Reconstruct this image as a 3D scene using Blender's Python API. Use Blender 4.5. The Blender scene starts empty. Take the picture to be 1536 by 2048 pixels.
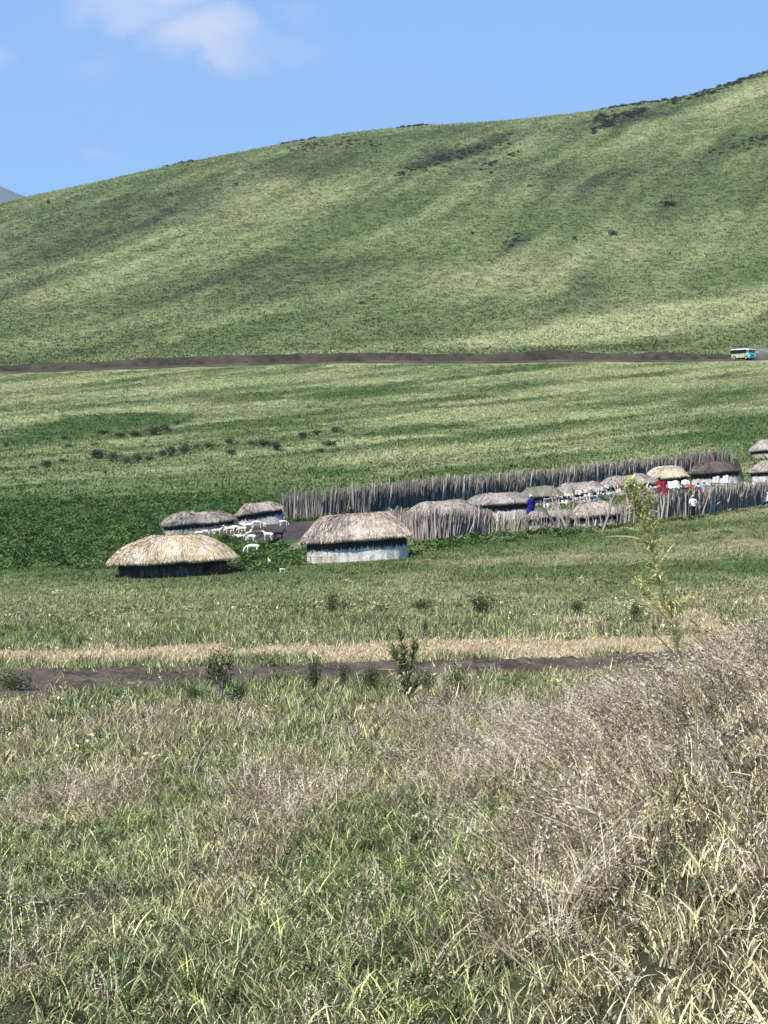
import bpy, bmesh, math, random
import numpy as np
from mathutils import Vector, Matrix, Euler, noise as mnoise
random.seed(7); RNG = np.random.default_rng(11)
S = bpy.context.scene
C = S.collection
R = math.radians
F, CX, HY = 4300.0, 768.0, 950.0       # focal length in photo pixels, optical axis column, horizon row

# ------------------------------------------------------------------ camera, sky, sun, exposure
cam = bpy.data.cameras.new('camera'); camo = bpy.data.objects.new('camera', cam); C.objects.link(camo)
cam.sensor_fit = 'VERTICAL'; cam.sensor_height = 36; cam.lens = F/2048*36
cam.shift_y = -(1024-HY)/2048; cam.clip_start = .1; cam.clip_end = 40000
camo.location = (0, 0, 0); camo.rotation_euler = (R(90), 0, 0)
S.camera = camo
S.render.resolution_x = 768; S.render.resolution_y = 1024
S.view_settings.view_transform = 'Standard'; S.view_settings.look = 'None'
S.view_settings.gamma = 1; S.view_settings.exposure = 0.66
S.view_settings.use_curve_mapping = False
SUN_EL, SUN_AZ = R(50), R(-139)        # azimuth measured clockwise from +Y (view direction)
sv = Vector((math.sin(SUN_AZ)*math.cos(SUN_EL), math.cos(SUN_AZ)*math.cos(SUN_EL), math.sin(SUN_EL)))
W = bpy.data.worlds.new('World'); S.world = W; W.use_nodes = True
nt = W.node_tree; nt.nodes.clear()
def wn(t, **k):
    n = nt.nodes.new(t)
    for a, b in k.items(): setattr(n, a, b)
    return n
sky = wn('ShaderNodeTexSky', sky_type='NISHITA', sun_disc=False, sun_elevation=SUN_EL, sun_rotation=SUN_AZ,
         altitude=2200, air_density=1.0, dust_density=0.15, ozone_density=2.5)
tc = wn('ShaderNodeTexCoord')
bg = wn('ShaderNodeBackground'); bg.inputs[1].default_value = 0.11
out = wn('ShaderNodeOutputWorld')
# drifting fair-weather clouds: thin, blurred patches laid over the clear sky by direction
def vdir(px, py):
    v = Vector(((px-CX)/F, 1, (HY-py)/F)); v.normalize(); return v
def blobmask(px, py, rx, ry, w):
    c = vdir(px, py)
    sub = wn('ShaderNodeVectorMath', operation='SUBTRACT'); nt.links.new(warp.outputs[0], sub.inputs[0]); sub.inputs[1].default_value = c
    mp = wn('ShaderNodeVectorMath', operation='MULTIPLY'); nt.links.new(sub.outputs[0], mp.inputs[0])
    mp.inputs[1].default_value = (F/rx, 12, F/ry)
    ln = wn('ShaderNodeVectorMath', operation='LENGTH'); nt.links.new(mp.outputs[0], ln.inputs[0])
    mr = wn('ShaderNodeMapRange', interpolation_type='SMOOTHERSTEP'); nt.links.new(ln.outputs['Value'], mr.inputs[0])
    mr.inputs[1].default_value = 1.0; mr.inputs[2].default_value = 0.0; mr.inputs[3].default_value = 0; mr.inputs[4].default_value = w
    return mr.outputs[0]
nz = wn('ShaderNodeTexNoise'); nz.inputs['Scale'].default_value = 38; nz.inputs['Detail'].default_value = 7; nz.inputs['Roughness'].default_value = .55
nt.links.new(tc.outputs['Generated'], nz.inputs['Vector'])
wc = wn('ShaderNodeVectorMath', operation='SUBTRACT'); nt.links.new(nz.outputs['Color'], wc.inputs[0]); wc.inputs[1].default_value = (.5, .5, .5)
ws = wn('ShaderNodeVectorMath', operation='SCALE'); nt.links.new(wc.outputs[0], ws.inputs[0]); ws.inputs['Scale'].default_value = .045
warp = wn('ShaderNodeVectorMath', operation='ADD'); nt.links.new(tc.outputs['Generated'], warp.inputs[0]); nt.links.new(ws.outputs[0], warp.inputs[1])
acc = None
for args in [(270, 20, 240, 65, .62), (400, 78, 175, 85, 1.), (440, 55, 130, 70, .8), (345, -40, 160, 100, 1.), (185, 140, 120, 50, .14),
             (-60, 110, 120, 70, .45), (210, 296, 42, 22, .38), (205, 330, 26, 10, .18), (560, 85, 150, 50, .22), (600, 10, 80, 40, .16),
             (-900, -200, 500, 220, .8), (2500, -300, 620, 250, .8), (1200, -900, 700, 260, .8), (-2600, 100, 700, 220, .8), (4600, 150, 800, 200, .8)]:
    m = blobmask(*args)
    if acc is None: acc = m
    else:
        a = wn('ShaderNodeMath', operation='MAXIMUM'); nt.links.new(acc, a.inputs[0]); nt.links.new(m, a.inputs[1]); acc = a.outputs[0]
mx = wn('ShaderNodeMix', data_type='RGBA'); nt.links.new(acc, mx.inputs[0])
hs = wn('ShaderNodeMix', data_type='RGBA', blend_type='MULTIPLY'); hs.inputs[0].default_value = 1
SKY_TINT = (.60, 1.05, 1.36, 1)
hs.inputs[7].default_value = SKY_TINT
nt.links.new(sky.outputs[0], hs.inputs[6]); nt.links.new(hs.outputs[2], mx.inputs[6])
n2 = wn('ShaderNodeTexNoise'); n2.inputs['Scale'].default_value = 24; n2.inputs['Detail'].default_value = 5
nt.links.new(tc.outputs['Generated'], n2.inputs['Vector'])
cr = wn('ShaderNodeMix', data_type='RGBA'); nt.links.new(n2.outputs[0], cr.inputs[0])
cr.inputs[6].default_value = (4.4, 4.9, 6.4, 1); cr.inputs[7].default_value = (6.6, 7.0, 7.8, 1)
nt.links.new(cr.outputs[2], mx.inputs[7]); nt.links.new(mx.outputs[2], bg.inputs[0]); nt.links.new(bg.outputs[0], out.inputs[0])
sun = bpy.data.lights.new('sun', 'SUN'); sun.energy = 5.0; sun.angle = R(.53); sun.color = (1, .95, .87)
suno = bpy.data.objects.new('sun', sun); C.objects.link(suno)
suno.rotation_euler = sv.to_track_quat('Z', 'Y').to_euler()
suno.location = (-20, -10, 40)

# ------------------------------------------------------------------ helpers
def tag(o, label=None, cat=None, group=None, kind=None):
    for k, v in (('label', label), ('category', cat), ('group', group), ('kind', kind)):
        if v: o[k] = v
    return o
def empty(name, loc=(0, 0, 0), rz=0, label=None, cat=None, group=None, rot=None):
    o = bpy.data.objects.new(name, None); C.objects.link(o); o.location = loc; o.empty_display_size = .3
    o.rotation_euler = rot if rot else (0, 0, rz)
    return tag(o, label, cat, group)
def link(name, me, parent=None, loc=None, rot=None, scale=None, mat=None):
    o = bpy.data.objects.new(name, me); C.objects.link(o)
    if parent: o.parent = parent
    if loc is not None: o.location = loc
    if rot is not None: o.rotation_euler = rot
    if scale is not None: o.scale = scale if hasattr(scale, '__len__') else (scale,)*3
    if mat: me.materials.clear(); me.materials.append(mat)
    return o
class MB:
    def __init__(s): s.v = []; s.f = []; s.c = []
    def poly(s, pts, faces, c=0.5):
        n = len(s.v); s.v += [tuple(p) for p in pts]; s.c += [c]*len(pts)
        s.f += [tuple(i+n for i in f) for f in faces]
    def box(s, cx, cy, cz, sx, sy, sz, c=.5, M=None, taper=1.0):
        p = []
        for z in (-1, 1):
            t = taper if z > 0 else 1
            for x, y in ((-1, -1), (1, -1), (1, 1), (-1, 1)): p.append(Vector((cx+x*sx/2*t, cy+y*sy/2*t, cz+z*sz/2)))
        if M: p = [M @ q for q in p]
        s.poly(p, [(3, 2, 1, 0), (4, 5, 6, 7), (0, 1, 5, 4), (1, 2, 6, 5), (2, 3, 7, 6), (3, 0, 4, 7)], c)
    def tube(s, pts, rad, n=6, c=.5, cap=True):
        pts = [Vector(p) for p in pts]; rings = []
        for i, p in enumerate(pts):
            d = (pts[min(i+1, len(pts)-1)]-pts[max(i-1, 0)]).normalized()
            u = d.orthogonal().normalized() if i == 0 else (u-d*u.dot(d)).normalized()
            w = d.cross(u); r = rad[i] if hasattr(rad, '__len__') else rad
            rings.append([p+(u*math.cos(2*math.pi*k/n)+w*math.sin(2*math.pi*k/n))*r for k in range(n)])
        P = [q for r in rings for q in r]; Fc = []
        for i in range(len(pts)-1):
            for k in range(n): Fc.append((i*n+k, i*n+(k+1) % n, (i+1)*n+(k+1) % n, (i+1)*n+k))
        if cap: Fc += [tuple(range(n))[::-1], tuple((len(pts)-1)*n+k for k in range(n))]
        s.poly(P, Fc, c)
    def blade(s, p0, d0, d1, L, w, c, seg=3, fold=None):
        """a strip from p0 that starts along d0 and bends to d1"""
        p = Vector(p0); side = Vector(fold) if fold is not None else Vector((random.uniform(-1, 1), random.uniform(-1, 1), .2)).normalized()
        P = []; 
        for i in range(seg+1):
            t = i/seg; d = d0.lerp(d1, t).normalized(); sd = (side-d*side.dot(d))
            sd = sd.normalized() if sd.length > 1e-4 else d.orthogonal().normalized()
            ww = w*(1-t**1.6)*.5 + .0004
            if i == seg: P.append(p.copy())
            else: P += [p-sd*ww, p+sd*ww]
            p = p+d*(L/seg)
        Fc = [(2*i, 2*i+1, 2*i+3, 2*i+2) for i in range(seg-1)]+[(2*seg-2, 2*seg-1, 2*seg)]
        s.poly(P, Fc, c)
    def leaf(s, p, d, nrm, L, w, c, bend=.25):
        d = d.normalized(); sd = d.cross(nrm).normalized(); up = sd.cross(d)
        a = Vector(p); m = a+d*L*.45+up*L*.03; e = a+d*L-up*L*bend
        s.poly([a, m-sd*w/2, e, m+sd*w/2, m-up*w*.12], [(0, 4, 1), (1, 4, 2), (0, 3, 4), (3, 2, 4)], c)
    def mesh(s, name, mat=None, smooth=False):
        me = bpy.data.meshes.new(name); me.from_pydata(s.v, [], s.f)
        a = me.attributes.new('v', 'FLOAT', 'POINT'); a.data.foreach_set('value', np.array(s.c, 'f'))
        if mat: me.materials.append(mat)
        if smooth: me.polygons.foreach_set('use_smooth', [True]*len(me.polygons))
        me.update(); return me
    def build(s, name, mat=None, parent=None, smooth=False, **k): return link(name, s.mesh(name, mat, smooth), parent, **k)
def mat(name, col=(.5, .5, .5), rough=.9, spec=.15, build=None, metal=0):
    m = bpy.data.materials.new(name); m.use_nodes = True; t = m.node_tree; b = t.nodes['Principled BSDF']
    b.inputs['Base Color'].default_value = (*col, 1); b.inputs['Roughness'].default_value = rough
    b.inputs['Specular IOR Level'].default_value = spec; b.inputs['Metallic'].default_value = metal
    if build: build(m, t, b)
    return m
def node(t, typ, ins=None, **k):
    n = t.nodes.new(typ)
    for a, b in k.items(): setattr(n, a, b)
    for a, b in (ins or {}).items():
        if isinstance(b, bpy.types.NodeSocket): t.links.new(b, n.inputs[a])
        else: n.inputs[a].default_value = b
    return n
def math_(t, op, a, b=0., c=None, clamp=False):
    d = {0: a, 1: b}
    if c is not None: d[2] = c
    return node(t, 'ShaderNodeMath', d, operation=op, use_clamp=clamp).outputs[0]
def mixc(t, f, a, b, bt='MIX'):
    n = node(t, 'ShaderNodeMix', {0: f}, data_type='RGBA', blend_type=bt, clamp_factor=True)
    for i, v in ((6, a), (7, b)):
        if isinstance(v, bpy.types.NodeSocket): t.links.new(v, n.inputs[i])
        else: n.inputs[i].default_value = (*v, 1)
    return n.outputs[2]
def ramp(t, f, stops):
    n = node(t, 'ShaderNodeValToRGB', {0: f}); cr = n.color_ramp
    while len(cr.elements) < len(stops): cr.elements.new(.5)
    for e, (p, c) in zip(cr.elements, stops): e.position = p; e.color = (*c, 1) if hasattr(c, '__len__') else (c, c, c, 1)
    return n.outputs[0]
def noise_(t, vec, scale, detail=4, rough=.55, dist=0):
    return node(t, 'ShaderNodeTexNoise', {'Vector': vec, 'Scale': scale, 'Detail': detail, 'Roughness': rough, 'Distortion': dist}).outputs[0]
def bump(t, b, h, strength=.4, dist=.02):
    n = node(t, 'ShaderNodeBump', {'Height': h, 'Strength': strength, 'Distance': dist}); t.links.new(n.outputs[0], b.inputs['Normal'])

# numpy value noise
def _h(i, j, s):
    n = (i*374761393+j*668265263+s*2147483647) & 0xffffffff
    n = ((n ^ (n >> 13))*1274126177) & 0xffffffff
    return ((n ^ (n >> 16)) & 0xffff)/65535.0
def vn(x, y, s=0):
    x = np.asarray(x, float); y = np.asarray(y, float)
    i = np.floor(x).astype(np.int64); j = np.floor(y).astype(np.int64); u = x-i; v = y-j
    u = u*u*(3-2*u); v = v*v*(3-2*v)
    return (_h(i, j, s)*(1-u)+_h(i+1, j, s)*u)*(1-v)+(_h(i, j+1, s)*(1-u)+_h(i+1, j+1, s)*u)*v
def fbm(x, y, s=0, o=4):
    r = 0; a = 1; tot = 0
    for k in range(o): r = r+a*vn(x*2**k+17.3*k, y*2**k-9.1*k, s+k); tot += a; a *= .5
    return r/tot
def sst(a, b, x):
    t = np.clip((x-a)/(b-a), 0, 1); return t*t*(3-2*t)

# ------------------------------------------------------------------ terrain height: elevation angle (as photo rows) per distance and bearing
PXA = [-800, 0, 384, 768, 1152, 1536, 2400]
ROWS = {
 4: [3000, 3000, 3000, 2960, 2800, 2680, 2600], 6.5: [2600, 2600, 2600, 2560, 2420, 2180, 2100],
 9: [2230, 2230, 2220, 2180, 2080, 1800, 1700], 12: [1960, 1960, 1945, 1900, 1800, 1500, 1380],
 16: [1790, 1790, 1775, 1740, 1625, 1375, 1240], 20: [1680, 1680, 1665, 1640, 1540, 1330, 1200],
 28: [1535, 1530, 1525, 1520, 1465, 1312, 1200], 36: [1448, 1445, 1438, 1430, 1410, 1340, 1260],
 44: [1382, 1378, 1372, 1365, 1358, 1348, 1330], 50: [1340, 1335, 1328, 1318, 1308, 1298, 1280],
 60: [1280, 1275, 1268, 1258, 1248, 1238, 1220], 80: [1205, 1200, 1192, 1178, 1162, 1145, 1110],
 100: [1158, 1150, 1138, 1113, 1083, 1052, 1000], 112: [1125, 1115, 1096, 1076, 1053, 1023, 965],
 128: [1090, 1082, 1062, 1034, 1010, 985, 930], 150: [1045, 1040, 1022, 1000, 977, 955, 900],
 200: [965, 960, 950, 938, 922, 905, 860], 300: [842, 838, 832, 826, 820, 812, 780], 418: [752, 750, 733, 727, 722, 719, 705]}
CREST_X = [-2600, -800, -300, 0, 80, 200, 330, 460, 560, 680, 800, 1000, 1150, 1250, 1350, 1440, 1536, 1800, 2400]
CREST_Y = [720, 600, 490, 412, 393, 362, 334, 308, 290, 270, 257, 240, 226, 213, 199, 174, 142, 60, -60]
DC = 1000.0
PXG = np.arange(-820, 2421, 20.)
LD = np.linspace(math.log(4), math.log(3200), 700)
def _table():
    ds = sorted(ROWS); base = np.array([np.interp(PXG, PXA, ROWS[d]) for d in ds])
    T = np.zeros((len(LD), len(PXG)))
    for j in range(len(PXG)): T[:, j] = np.interp(LD, np.log(ds), base[:, j])
    road = base[-1]; crest = np.interp(PXG, CREST_X, CREST_Y)
    k = np.ones(3)/3
    for _ in range(2): crest[1:-1] = np.convolve(crest, k, 'valid')
    d = np.exp(LD)[:, None]; t = (d-418)/(DC-418)
    g = .38*np.sin(np.clip(t, 0, 1)*math.pi/2)+.62*(3*np.clip(t, 0, 1)**2-2*np.clip(t, 0, 1)**3)
    Hh = road[None]+(crest-road)[None]*g
    over = np.clip(t-1, 0, None); Hh = Hh+over**1.6*520
    T = np.where(d > 418, Hh, T)
    nb = (np.exp(LD) < 380)                       # smooth the broken profile below the hill
    for _ in range(14):
        Tn = T.copy(); Tn[1:-1] = (T[:-2]+2*T[1:-1]+T[2:])/4
        T = np.where(nb[:, None], Tn, T)
        Tn = T.copy(); Tn[:, 1:-1] = (T[:, :-2]+2*T[:, 1:-1]+T[:, 2:])/4; T = np.where(nb[:, None], Tn, T)
    return T
TAB = _table()
def rowof(px, d):
    px = np.clip(px, -799, 2399); l = np.clip(np.log(np.clip(d, 4.01, 3190)), LD[0], LD[-1]-1e-6)
    a = (px-PXG[0])/20; i = np.floor(a).astype(int); u = a-i
    b = (l-LD[0])/(LD[1]-LD[0]); j = np.clip(np.floor(b).astype(int), 0, len(LD)-2); v = b-j
    return (TAB[j, i]*(1-u)+TAB[j, i+1]*u)*(1-v)+(TAB[j+1, i]*(1-u)+TAB[j+1, i+1]*u)*v
def H(x, y):
    x = np.asarray(x, float); y = np.asarray(y, float); d = np.maximum(y, 4.)
    px = CX+F*x/d
    z = -(rowof(px, d)-HY)*d/F
    z = np.where(y < 4, z, z)
    far = sst(2200, 3200, d); z = z*(1-far)+20*far
    amp = np.clip(d/100, .12, 8)*(1-.6*far)
    z = z+(fbm(x/9, y/9, 3, 3)-.5)*.35*np.clip(amp, 0, 1)+(fbm(x/60, y/60, 9, 3)-.5)*3.2*sst(250, 600, d)
    z = z+(fbm(x/1.3, y/1.3, 5, 2)-.5)*.09*np.clip(1-d/150, 0, 1)
    return z
def hz(x, y): return float(H(np.array([x]), np.array([y]))[0])
def on(px, d, dz=0): x = (px-CX)/F*d; return Vector((x, d, hz(x, d)+dz))
def ell(px, sy, cx, cy, rx, ry, ang=0):
    a = R(ang); dx = px-cx; dy = -(sy-cy); u = (dx*math.cos(a)+dy*math.sin(a))/rx; v = (-dx*math.sin(a)+dy*math.cos(a))/ry
    return np.clip(1.25-(u*u+v*v), 0, 1)
def fields(x, y):
    """cover of the land by place: pale (bleached grass), lush (deep green herbs), tan (straw), dark (scrubby cover)"""
    x = np.asarray(x, float); y = np.asarray(y, float); d = np.maximum(y, 4); px = CX+F*x/d; sy = rowof(px, d)
    n1 = fbm((x*.6+y*.8)/30, (y*.6-x*.8)/5.5, 21, 4); n2 = fbm(x/55+3, (y-.6*x)/60, 31, 4); n3 = fbm(x/4, y/4, 41, 3)
    wob = (fbm(x/20, y/20, 51, 3)-.5)*60
    sy = sy+wob*sst(130, 240, d)*.5
    hill = sst(418, 470, y); plain = sst(150, 215, y)*(1-hill); vil = sst(62, 80, y)*(1-sst(150, 215, y)); near = 1-sst(62, 80, y)
    # hill
    wx = x+22*(fbm(x/90, y/160, 63, 3)-.5); streak = fbm((wx*.37+y*.93)/80, (wx*.93-y*.37)/5.5, 61, 5)*.6+fbm((wx*.34+y*.94)/60, (wx*.94-y*.34)/15, 62, 4)*.4
    ph = .17+.9*(n2-.5)+1.1*(streak-.5)+.45*sst(940, 1000, y)
    for a in [(330, 470, 420, 26, 14, .35), (120, 560, 260, 40, 10, .25), (950, 385, 260, 14, 24, .35), (1330, 250, 330, 16, 20, .35), (1300, 640, 420, 26, 8, .6), (560, 370, 120, 10, 8, .3), (1500, 180, 150, 30, 25, .35), (1250, 440, 200, 30, 15, .1), (1350, 610, 420, 18, 10, .5), (900, 690, 600, 14, 4, .25)]:
        ph = ph+ell(px, sy, *a[:5])*a[5]
    dk = np.clip((.47-fbm(x/40, y/70, 71, 5))*1.6+(.46-streak)*1.6, 0, .45)
    for a in [(240, 440, 300, 48, 14, .55), (620, 330, 150, 30, 6, .45), (420, 560, 230, 34, 12, .25), (700, 545, 110, 35, 5, .35), (1270, 235, 100, 12, 12, .9), (920, 305, 130, 12, 20, .9), (1180, 375, 60, 18, 25, .5),
              (850, 320, 60, 14, 20, .6), (1030, 485, 40, 14, 18, .5), (1460, 300, 120, 20, 18, .35), (1330, 355, 160, 22, 20, .2), (500, 600, 120, 22, 5, .2), (1230, 360, 90, 16, 24, .3)]:
        dk = dk+ell(px, sy, *a[:5])*a[5]
    # plain below the road
    pp = .57+2.5*(n1-.5)+.2*(n3-.5)
    for a in [(330, 778, 520, 20, 3, .55), (130, 832, 300, 22, 5, .6), (60, 852, 150, 12, 5, .4), (950, 825, 340, 12, 8, .45), (760, 878, 280, 9, 4, .4), (1250, 770, 330, 9, 7, .45), (1200, 865, 300, 10, 5, .3), (650, 905, 260, 7, 2, .3), (1400, 830, 200, 9, 6, .25),
              (1150, 910, 240, 7, 6, .3), (650, 835, 380, 16, 7, -.75), (420, 815, 180, 9, 3, -.3), (1100, 795, 260, 8, 8, -.4), (200, 860, 200, 14, 4, -.9), (200, 945, 360, 22, 2, -.35), (1350, 800, 200, 10, 5, -.35), (900, 855, 180, 7, 5, -.35), (1000, 945, 320, 14, 5, -.3)]:
        pp = pp+ell(px, sy, *a[:5])*a[5]
    lp = np.clip(.1+(.5-n1)*1.2, 0, .6)
    for a in [(230, 848, 170, 20, 4, 1.), (60, 878, 110, 12, 3, .8), (560, 820, 250, 14, 6, .4), (1000, 928, 330, 10, 5, .5), (660, 950, 90, 12, 0, 1.), (300, 990, 420, 30, 2, .6), (1480, 870, 100, 30, 10, .7), (1200, 795, 120, 8, 5, .4)]:
        lp = lp+ell(px, sy, *a[:5])*a[5]
    # village ground
    pv = .22+.7*(n3-.5)+.35*sst(1130, 1200, sy)
    lv = sst(700, 520, px)*sst(1165, 1120, sy)*1.1*(.3+.7*sst(960, 1020, sy))*(.25+1.3*n3)+ell(px, sy, 860, 1092, 150, 13, 9)+ell(px, sy, 1250, 1045, 330, 11, 8)*.9+ell(px, sy, 800, 1040, 300, 20, 6)*.7+ell(px, sy, 540, 1095, 60, 24, 0)+sst(1000, 940, sy)*.25
    tv = np.clip((n3-.42)*1.8, 0, .5)*sst(700, 900, px)+sst(1190, 1270, sy)*.35
    # near ground
    tn = .26+1.3*(fbm(x/1.1, y/6, 81, 5)-.5)+sst(900, 1350, px)*sst(2150, 1800, sy)*.42+.26*sst(1800, 1500, sy)*sst(1335, 1420, sy)+.12*sst(500, 900, px)
    tn = tn+.95*np.clip(1-np.abs(sy-1303-(px-768)*-.018+(fbm(x/.9, y/1.5, 83, 3)-.5)*26)/19, 0, 1)*1.6
    tn = tn-.22*sst(1290, 1240, sy)-.25*sst(1440, 1400, sy)*sst(1345, 1365, sy)
    pn = .60+1.2*(fbm(x/.8, y/3, 91, 4)-.5)
    ln = np.clip((fbm(x/.9+7, y/3.5, 101, 4)-.5)*3, 0, 1)*.8
    pale = ph*hill+pp*plain+pv*vil+pn*near
    lush = .0*hill+lp*plain+lv*vil+ln*near
    tan = .05*hill+.03*plain+tv*vil+tn*near
    return [np.clip(a, 0, 1) for a in (pale, lush, tan, dk*hill)]
def setattrs(me, x, y):
    for nm, a in zip(('pale', 'lush', 'tan', 'dark'), fields(x, y)):
        at = me.attributes.new(nm, 'FLOAT', 'POINT'); at.data.foreach_set('value', np.ascontiguousarray(a, dtype='f'))

# ------------------------------------------------------------------ ground cover colours, shared by the ground sheet and everything growing on it
GREEN, PALE, LUSH, TAN, DARK = (.092, .132, .042), (.320, .345, .165), (.070, .118, .034), (.44, .365, .22), (.042, .056, .026)
def cover(t, atype):
    def at(n): return node(t, 'ShaderNodeAttribute', attribute_name=n, attribute_type=atype).outputs['Fac']
    c = mixc(t, at('pale'), GREEN, PALE); c = mixc(t, at('lush'), c, LUSH); c = mixc(t, at('dark'), c, DARK); c = mixc(t, at('tan'), c, TAN)
    return c
def b_ground(m, t, b):
    g = node(t, 'ShaderNodeNewGeometry').outputs['Position']
    c = cover(t, 'GEOMETRY')
    n = noise_(t, g, .55, 8, .7); nf = noise_(t, g, 3.5, 6, .7)
    f = ramp(t, n, [(.36, .55), (.64, 1.35)]); c = mixc(t, 1, c, f, 'MULTIPLY')
    f = ramp(t, nf, [(.3, .7), (.7, 1.25)]); c = mixc(t, 1, c, f, 'MULTIPLY')
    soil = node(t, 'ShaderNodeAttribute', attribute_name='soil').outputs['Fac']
    c = mixc(t, soil, c, (.030, .032, .016))  # near soil darkened to paint shade into the gaps between grass blades
    t.links.new(c, b.inputs['Base Color'])
    h = math_(t, 'ADD', noise_(t, g, .8, 8, .75), math_(t, 'MULTIPLY', noise_(t, g, .12, 4), 1.5)); bump(t, b, h, .9, .55)
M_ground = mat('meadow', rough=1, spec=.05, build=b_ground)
def b_soil(c1, c2, sc=2.0):
    def f(m, t, b):
        g = node(t, 'ShaderNodeNewGeometry').outputs['Position']; n = noise_(t, g, sc, 8, .7)
        c = ramp(t, n, [(.35, c1), (.66, c2)]); c = mixc(t, ramp(t, noise_(t, g, sc*.25, 3), [(.45, 0.), (.6, .45)]), c, tuple(v*1.5 for v in c2))
        t.links.new(c, b.inputs['Base Color']); bump(t, b, noise_(t, g, sc*2, 6, .7), .8, .1)
    return f
M_soil = mat('damp_soil', rough=1, spec=.1, build=b_soil((.036, .028, .023), (.105, .083, .068), 1.8))
M_yard = mat('trampled_dung_floor', rough=1, spec=.1, build=b_soil((.040, .032, .031), (.072, .060, .058), .8))
M_road = mat('road_earth', rough=1, spec=.1, build=b_soil((.034, .028, .021), (.075, .063, .047), .5))
M_cut = mat('cut_bank_earth', rough=1, spec=.1, build=b_soil((.018, .016, .011), (.055, .046, .032), .6))
M_path = mat('path_earth', rough=1, spec=.1, build=b_soil((.085, .08, .06), (.17, .155, .115), 1.2))

def grid_mesh(name, X, Y, Z, m, attrs=True):
    r, c = X.shape; co = np.stack([X, Y, Z], -1).reshape(-1, 3)
    me = bpy.data.meshes.new(name); idx = np.arange(r*c).reshape(r, c)
    q = np.stack([idx[:-1, :-1], idx[:-1, 1:], idx[1:, 1:], idx[1:, :-1]], -1).reshape(-1, 4)
    me.vertices.add(len(co)); me.vertices.foreach_set('co', co.ravel().astype('f'))
    me.loops.add(q.size); me.loops.foreach_set('vertex_index', q.ravel().astype('i'))
    me.polygons.add(len(q)); me.polygons.foreach_set('loop_start', np.arange(0, q.size, 4, dtype='i')); me.polygons.foreach_set('loop_total', np.full(len(q), 4, 'i'))
    me.polygons.foreach_set('use_smooth', np.ones(len(q), bool))
    me.update(calc_edges=True); me.validate(); me.materials.append(m)
    if attrs: setattrs(me, co[:, 0], co[:, 1])
    return me
yy = np.concatenate([np.linspace(-60, 3.5, 20), np.exp(np.linspace(math.log(4), math.log(1500), 640)), np.exp(np.linspace(math.log(1530), math.log(15000), 60))])
tt = np.linspace(-1, 1, 341); uu = .30*tt+1.5*np.sign(tt)*np.abs(tt)**7
Y, U = np.meshgrid(yy, uu, indexing='ij'); X = U*np.maximum(Y, 22.)
Z = H(X, Y); gm = grid_mesh('ground', X, Y, Z, M_ground)
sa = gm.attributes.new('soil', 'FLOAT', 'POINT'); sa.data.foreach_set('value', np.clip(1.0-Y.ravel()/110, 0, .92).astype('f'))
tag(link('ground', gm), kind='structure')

def strip(name, pts, wid, m, dz, nseg=160, nw=7, ragged=.25, seed=1, clod=0.):
    """a ribbon lying on the ground along (x, y) points with a ragged edge"""
    pts = np.array(pts, float); L = np.concatenate([[0], np.cumsum(np.hypot(*np.diff(pts, axis=0).T))]); s = np.linspace(0, L[-1], nseg)
    cx = np.interp(s, L, pts[:, 0]); cy = np.interp(s, L, pts[:, 1]); w = np.interp(s, L, wid) if hasattr(wid, '__len__') else np.full(nseg, wid)
    tx = np.gradient(cx); ty = np.gradient(cy); n = np.hypot(tx, ty); nx = -ty/n; ny = tx/n
    a = np.linspace(-1, 1, nw)[None]; e0 = 1+ragged*(fbm(s/w.mean()*2.5, s*0+seed, seed, 5)-.5)*3; e1 = 1+ragged*(fbm(s/w.mean()*2.5, s*0+seed+9, seed, 5)-.5)*2
    off = np.where(a < 0, a*e0[:, None], a*e1[:, None])*w[:, None]/2
    X = cx[:, None]+nx[:, None]*off; Y = cy[:, None]+ny[:, None]*off
    Z = H(X, Y)+dz*(1-np.abs(a)**6*1.6)+clod*(fbm(X/.28, Y/.28, 15, 3)-.45)*(1-np.abs(a)**4)
    return tag(link(name, grid_mesh(name, X, Y, Z, m, False)), kind='structure')
def P2(px, d): return ((px-CX)/F*d, d)
# dark cart track in front: two wheel ruts with a grassy rib; it peters out towards the right bank
strip('dirt_track', [P2(-500, 43.4), P2(0, 44.0), P2(200, 44.8), P2(500, 46.6), P2(900, 47.0), P2(1300, 47.4), P2(1900, 48)], [9.5, 9.4, 8.0, 4.6, 4.6, 4.0, 3.0], M_soil, .06, 900, 22, .42, 3, .26)
TR = lambda x: np.interp(CX+F*x/47, [-500, 0, 200, 500, 900, 1300, 1900], [43.4, 44.0, 44.8, 46.6, 47.0, 47.4, 48]), lambda x: np.interp(CX+F*x/47, [-500, 0, 200, 500, 900, 1300, 1900], [4.2, 4.2, 3.6, 2.1, 2.1, 1.8, 1.4])
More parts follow.
